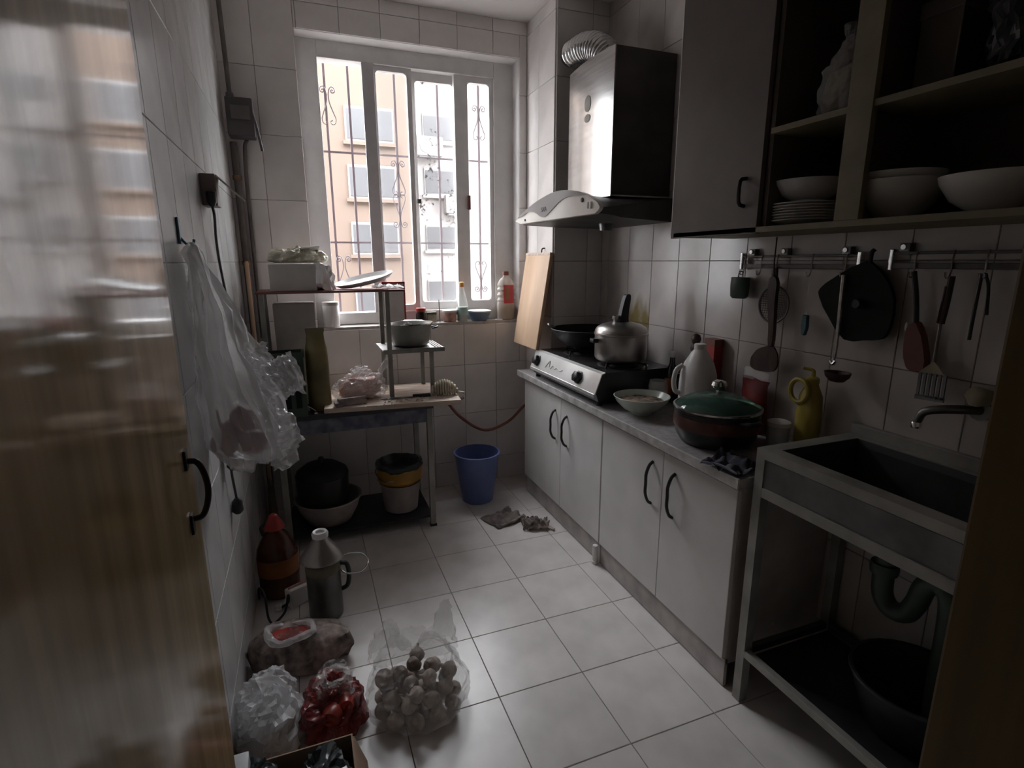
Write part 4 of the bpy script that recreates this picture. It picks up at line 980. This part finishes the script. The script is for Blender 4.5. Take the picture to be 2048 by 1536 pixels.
t = thing('yellow_bucket', 'yellow pail nested in the white pail with dark bag inside', 'bucket', (.225, .47, ZL+.075))
obj('shell', lathe([(.080, 0), (.083, .004), (.094, .08), (.118, .10), (.122, .17), (.118, .171), (.113, .105), (.09, .09), (.08, .008), (.002, .006)], 36), 'bucket_yellow', t, True)
obj('bag', rough_up(lathe([(.112, .155), (.126, .176), (.122, .192), (.105, .196), (.085, .15), (.002, .12)], 36), .008, 25, 4), 'film_dark', t, True)
obj('bail', tube([(-.122, 0, .165), (-.128, -.03, .15), (-.10, -.09, .125), (-.05, -.125, .13)], .003, 6), 'steel', t, True)

# ---------------------------------------------------------------- left wall: socket, gas meter, pipes, cord, hanging things
XW = XL+TT+.0005
t = thing('gas_meter', 'dark gas meter with pipes high in the left corner', 'gas meter', (-.385, .70, 1.93))
obj('case', box(-.055, .06, -.05, .05, 0, .165, .008), 'meter', t, True); obj('dial', box(-.035, .045, -.0535, -.049, .07, .13, .002), 'pipe_grey', t)
obj('inlet_pipe', tube([(-.035, .0, .16), (-.035, .0, .22), (-.04, .0, .71)], .010, 10), 'pipe_grey', t, True)
obj('outlet_pipe', tube([(.015, .04, 0), (.0, .065, -.05), (-.008, .075, -.30), (-.010, .075, -.95)], .009, 10), 'pipe_grey', t, True)
obj('connector', lathe([(.016, .158), (.018, .17), (.016, .19)], 14, (-.035, 0, 0)), 'steel_dark', t, True)
obj('strap', tube([(.05, -.045, .12), (.068, -.05, .04), (.082, -.045, -.06)], .006, 8), 'meter', t, True)
t = thing('corner_pipe', 'dark brown water pipe running up the left rear corner', 'pipe', (XL+.04, YB-.045, 0))
obj('pipe', lathe([(.016, .05), (.016, 1.92)], 14), 'pipe_grey', t, True)
for z in (.9, 1.35, 1.75): obj('clip', lathe([(.020, z), (.020, z+.02)], 14), 'rust', t, True)
t = thing('broom', 'thin wooden broom handle leaning in the left rear corner', 'broom', (-.428, .705, .0005), rot=(R(-1), 0, 0))
obj('stick', lathe([(.010, .2), (.010, 1.36), (.006, 1.368)], 12), 'wood_board', t, True); obj('head', rough_up(lathe([(.05, .004), (.055, .02), (.03, .2), (.012, .24)], 16, sx=.45, sy=.6), .003, 30, 1), 'cloth_tan', t, True)
t = thing('wall_socket', 'brown wall socket with hinged flap and black plug', 'socket', (XW, -.165, 1.595))
obj('box', box(0, .045, -.045, .045, -.05, .05, .003), 'socket_brown', t)
fl_ = obj('flap', slab([(0, 0), (.075, -.072), (.078, -.069), (.003, .004)], 'y', -.035, .045), 'grey_box', t); fl_.location = (.044, .0, .045)
obj('flap_edge', tube([(.119, -.035, -.026), (.119, .045, -.026)], .0022, 6, 1), 'chrome', t, True)
pg = obj('plug', lathe([(.010, .0), (.015, -.004), (.015, -.034), (.007, -.05)], 16, (.030, -.062, -.005)), 'black_plastic', t, True)
obj('plug_pin', box(.022, .038, -.052, -.044, -.02, -.008, .001), 'black_plastic', t)
obj('cord', tube([(.030, -.062, -.053), (.032, -.055, -.085), (.022, .0, -.15), (.014, .08, -.23), (.010, .19, -.35), (.010, .28, -.46), (.011, .36, -.62), (.012, .42, -.85)], .0045, 8), 'black_plastic', t, True)
t = thing('wall_hook', 'dark teal hook holding the hanging plastic bag', 'hook', (XW, -.675, 1.43))
obj('plate', box(0, .006, -.012, .012, -.02, .045, .002), 'teal', t); obj('prong', tube([(.004, 0, -.005), (.018, 0, -.022), (.03, 0, -.022), (.034, 0, -.008)], .0035, 8), 'teal', t, True)
# the big hanging bag
t = thing('hanging_bag', 'large translucent plastic bag hanging on the left wall', 'bag', (-.40, -.675, .82))
rings = []
prof = [(.592, -.034, .012, .018), (.56, -.030, .022, .03), (.50, -.018, .036, .05), (.42, -.006, .05, .075), (.33, .006, .062, .10), (.24, .02, .075, .12), (.16, .035, .092, .13), (.09, .045, .10, .12), (.04, .05, .09, .10), (.01, .055, .06, .07), (.0, .06, .02, .02)]
for z, cx, rx, ry in prof:
    ring = []
    for i in range(48):
        a_ = 2*math.pi*i/48
        fold = 1+.16*math.cos(7*a_+z*3)*min(1, z*2+.3)+.10*math.cos(13*a_+1.3)
        p = Vector((cx+rx*math.cos(a_)*fold, ry*math.sin(a_)*fold*(1.55 if math.sin(a_) < 0 else 1), z))
        p += noise.noise_vector(p*13)*.016
        p.x = max(p.x, -.058)
        ring.append(p)
    rings.append(ring)
hb = loft(rings)
bmesh.ops.subdivide_edges(hb, edges=hb.edges[:], cuts=1, use_grid_fill=True)
obj('film', crumple(hb, .012, 16, 3, 0, False), 'film_white', t, True)
def flare(pts_c, rad, seed):
    bm = tube(pts_c, rad, 26, 10); rough_up(bm, .012, 14, seed, False); return crumple(bm, .022, 22, seed, 0, False)
obj('handle_flap', flare([(.05, -.05, .17), (.10, -.06, .215), (.155, -.06, .245), (.185, -.06, .255)], lambda k: .022+.034*k, 3), 'film', t, False)
obj('handle_flap', flare([(.06, -.03, .26), (.085, -.04, .30), (.11, -.04, .305)], lambda k: .02+.012*math.sin(k*3), 5), 'film', t, False)
obj('bottom_fold', flare([(.09, -.05, .16), (.125, -.055, .10), (.13, -.055, .04), (.11, -.05, .015)], lambda k: .03+.014*math.sin(k*3), 7), 'film', t, False)
for x, y, z in ((-.012, -.045, .06), (.055, .03, .055), (.06, -.06, .062), (-.008, .055, .06), (.035, -.01, .115)):
    o = tag(obj('red_onion', lathe([(.002, -.034), (.018, -.031), (.033, -.012), (.036, .004), (.028, .022), (.012, .033), (.004, .042), (.002, .046)], 18), 'onion', None, True), 'red onion inside the hanging plastic bag', 'onion', 'onions in the hanging bag')
    o.location = (-.40+x, -.675+y, .82+z+.01); o.rotation_euler = (x*9, y*9, 0)
t = thing('extension_lead', 'black lead with plug and dark cloth tie hanging below the plastic bag', 'lead', (XW, -.50, 0))
obj('cord', tube([(.008, 0, .93), (.012, .02, .85), (.02, .05, .76), (.016, .08, .69), (.018, .10, .60)], .004, 8), 'black_plastic', t, True)
obj('tie', rough_up(lathe([(.006, -.05), (.03, -.03), (.022, -.005), (.034, .02), (.012, .05)], 16, (.022, .055, .765), sx=.6), .012, 30, 4), 'dark_fabric', t, True)
obj('plug', lathe([(.006, .0), (.016, -.012), (.018, -.045), (.010, -.055)], 16, (.018, .10, .60)), 'black_plastic', t, True)

# ---------------------------------------------------------------- floor at the left
t = thing('oil_keg', 'amber plastic keg with red cap and orange label on the floor', 'keg', (-.372, -.02, .0005))
obj('body', lathe([(.070, 0), (.078, .008), (.080, .17), (.074, .21), (.05, .26), (.026, .285), (.024, .295)], 30), 'amber', t, True)
obj('label', lathe([(.0806, .10), (.0808, .175)], 30, cap=False), 'label_orange', t, True)
obj('cap', lathe([(.040, .292), (.040, .300), (.030, .318), (.018, .345), (.010, .352)], 22), 'red_cap', t, True)
obj('grip', tube([(-.045, 0, .265), (-.05, 0, .30), (-.02, 0, .315)], .007, 8), 'black_plastic', t, True)
t = thing('thermos', 'battered steel thermos flask with wire handle on the floor', 'thermos', (-.197, -.255, .0005))
obj('body', lathe([(.060, 0), (.064, .006), (.064, .20), (.061, .21), (.061, .235)], 36), 'steel_dark', t, True)
obj('band', lathe([(.0645, .195), (.0655, .2), (.0645, .228), (.062, .232)], 36, cap=False), 'cab_edge', t, True)
obj('shoulder', lathe([(.074, .244), (.082, .250), (.080, .258), (.062, .282), (.044, .305), (.030, .325), (.026, .338)], 36), 'aluminium', t, True)
obj('cap', ringl([(.016, .334), (.030, .336), (.031, .350), (.026, .358), (.018, .356), (.015, .346)], 28), 'white_plastic', t, True)
obj('cork', lathe([(.017, .336), (.017, .347), (.002, .348)], 20), 'grey_box', t, True)
obj('wire_handle', tube([(.060, .018, .222), (.10, .03, .226), (.15, .012, .226), (.168, -.04, .218), (.14, -.085, .208), (.085, -.078, .204), (.058, -.035, .210)], .0032, 8), 'steel', t, True)
obj('side_grip', tube([(.062, -.005, .215), (.088, -.008, .205), (.094, -.01, .16), (.086, -.01, .115), (.063, -.006, .10)], .009, 8), 'black_plastic', t, True)
t = thing('electric_cable', 'black cable looped on the floor against the left wall', 'cable', (-.42, -.20, .0005))
obj('cable', tube([(-.03, .10, .03), (-.02, .06, .10), (.0, .02, .09), (.01, -.03, .02), (.03, -.05, .006), (.07, -.03, .03), (.085, .0, .08), (.08, .03, .03), (.05, .04, .006)], .0045, 8), 'black_plastic', t, True)
obj('plug', box(.03, .055, .03, .055, .0, .02, .004), 'white_plastic', t)
t = thing('pale_packet', 'pale folded packet on the floor between keg and thermos', 'packet', (-.30, -.135, .0005), rz=R(30))
obj('packet', rough_up(box(-.045, .045, -.025, .025, 0, .075, .008), .006, 30, 2), 'white_paper', t, True); obj('seal', box(-.04, .04, -.003, .003, .072, .086, .001), 'tub_pink', t)
# sacks and bags
t = thing('brown_sack', 'mottled brown sack slumped on the floor in front of the thermos', 'sack', (-.29, -.49, .0005), rz=R(-12))
obj('sack', (lambda bm: [setattr(v.co, 'z', max(0., v.co.z)) for v in bm.verts] and bm)(rough_up(lathe([(.10, 0), (.16, .01), (.175, .05), (.16, .095), (.10, .125), (.05, .13)], 36, sx=1.0, sy=.58), .02, 14, 5)), 'sack', t, True)
obj('rolled_mouth', rough_up(tube([(.075*math.cos(k*math.pi/8)-.02, .048*math.sin(k*math.pi/8)-.03, .135+.008*math.sin(k)) for k in range(17)], .012, 8, 3), .006, 30, 3), 'film', t, True)
obj('red_contents', rough_up(lathe([(.065, .115), (.06, .132), (.03, .14), (.002, .138)], 20, (-.02, -.03, 0), sy=.62), .006, 30, 8), 'redveg', t, True)
t = sackbag('white_bag', 'whitish translucent bag bulging against the left wall by the sack', 'bag', (-.378, -.80, .0005), .078, .11, .19, 'film_white', 12, .03, 'film', False)
obj('contents', rough_up(lathe([(.05, .004), (.075, .04), (.07, .10), (.02, .14)], 20, sy=1.4), .012, 20, 5), 'label_pale', t, True)
obj('crease', rough_up(tube([(-.03, .02, .19), (.02, .0, .20), (.06, -.03, .185)], .008, 8), .006, 30, 2), 'film', t, True)
t = sackbag('red_bag', 'shiny red plastic bag of vegetables between white bag and garlic', 'bag', (-.205, -.81, .0005), .082, .10, .13, 'film_red', 21, .03, 'film')
obj('highlight_film', crumple(lathe(dense([(.055, .10), (.05, .125), (.035, .14), (.03, .155), (.04, .172)], 4), 36, (.015, .02, 0), cap=False), .02, 24, 3, 0), 'film_clear', t, False)
for k in range(7):
    a_ = k*2.4; o = tag(obj('red_pepper', lathe([(.002, -.03), (.02, -.026), (.03, 0), (.026, .022), (.012, .03), (.002, .026)], 16), 'redveg', None, True), 'red pepper bulging inside the red bag', 'pepper', 'peppers in the red bag')
    o.location = (-.205+.045*math.cos(a_), -.81+.06*math.sin(a_), .04+.022*(k % 3)); o.rotation_euler = (k, k*.7, 0)
t = thing('cardboard_box', 'open brown cardboard box on the floor at the bottom edge', 'box', (-.315, -1.17, .0005))
bm = nbm()
for a in ((-.145, .16, -.20, -.196, 0, .095), (-.145, .16, .196, .20, 0, .095), (-.145, -.141, -.196, .196, 0, .095), (.156, .16, -.196, .196, 0, .095), (-.145, .16, -.2, .2, 0, .004)): bx(bm, *a)
obj('shell', bm, 'cardboard', t)
f_ = obj('flap', box(0, .10, -.19, .19, 0, .003), 'cardboard', t); f_.location = (.160, 0, .094); f_.rotation_euler = (0, R(72), 0)
t = sackbag('dark_bag', 'dark glossy plastic bag in the cardboard box beside the door', 'bag', (-.388, -1.13, .0055), .060, .14, .185, 'film_dark', 31, .028, 'film', False)
obj('pale_corner', rough_up(box(-.06, -.01, .02, .10, .15, .19, .01), .014, 20, 3), 'label_pale', t, True)
t = sackbag('green_bag', 'dark green plastic bag in the cardboard box beside the flap', 'bag', (-.238, -1.14, .0055), .066, .145, .165, 'film_dark', 37, .028, 'film', False)
obj('fold', rough_up(tube([(-.04, -.08, .16), (.0, .0, .185), (.03, .07, .17)], .014, 8), .01, 25, 3), 'film_dark', t, True)
# garlic bag
gx, gy = .052, -.835
t = thing('garlic_bag', 'clear plastic bag full of garlic bulbs on the floor tiles', 'bag', (gx, gy, .0005))
bm = lathe(dense([(.04, .001), (.12, .001), (.150, .022), (.158, .06), (.150, .105), (.130, .145), (.112, .175), (.10, .205)], 4), 60, cap=False, sy=.88)
for v in bm.verts: v.co += noise.noise_vector(v.co*8+Vector((5, 2, 1)))*.016*min(1, v.co.z/.03+.1)
obj('film', crumple(bm, .016, 17, 5, .03), 'film_clear', t, False)
def ear(cx, cyy, prof, seed, sq):
    bm = loft([[(cx+dx+w_*math.cos(a*math.pi/12), cyy+sq*w_*math.sin(a*math.pi/12), z) for a in range(24)] for z, w_, dx in prof], True, False)
    bmesh.ops.subdivide_edges(bm, edges=bm.edges[:], cuts=2, use_grid_fill=True)
    rough_up(bm, .006, 18, seed, False)
    return crumple(bm, .012, 24, seed, 0, False)
obj('ear', ear(.07, .06, ((.14, .075, 0), (.18, .058, .01), (.22, .034, .025), (.27, .018, .035), (.31, .008, .045)), 3, .55), 'film_clear', t, False)
obj('ear', ear(-.07, .07, ((.14, .07, 0), (.18, .058, -.005), (.215, .042, -.01), (.25, .026, -.005), (.262, .014, 0)), 6, .6), 'film_clear', t, False)
gm = None; placed = []
for ring_r, z, cnt, off in ((.0, .028, 1, 0), (.062, .028, 6, .2), (.115, .030, 11, .5), (.035, .075, 3, .9), (.095, .078, 9, .1), (.05, .118, 5, .4), (.10, .112, 4, 1.4)):
    for k in range(cnt):
        a_ = off+2*math.pi*k/max(1, cnt)
        p = (gx+ring_r*math.cos(a_), gy+ring_r*math.sin(a_)*.86, z+random.uniform(-.003, .004))
        if gm is None:
            bm = nbm(); n = 20; rr = []
            for r_, zz in ((.002, -.022), (.014, -.021), (.024, -.008), (.0265, .003), (.020, .015), (.009, .023), (.004, .030), (.0045, .037), (.002, .038)):
                rr.append([(r_*(1+.07*abs(math.cos(4*2*math.pi*i/n)) if r_ > .01 else r_)*math.cos(2*math.pi*i/n) if r_ > .01 else r_*math.cos(2*math.pi*i/n), (r_*(1+.07*abs(math.cos(4*2*math.pi*i/n))) if r_ > .01 else r_)*math.sin(2*math.pi*i/n), zz) for i in range(n)])
            o = obj('garlic_bulb', loft(rr), 'garlic', None, True); gm = o
        else:
            o = gm.copy(); C.objects.link(o)
        s_ = random.uniform(.80, 1.05); o.scale = (s_, s_, s_)
        o.location = p; o.rotation_euler = (random.uniform(-1.2, 1.2), random.uniform(-1.2, 1.2), random.uniform(0, 6))
        tag(o, 'garlic bulb heaped inside the clear bag on the floor', 'garlic', 'garlic bulbs in the clear bag')
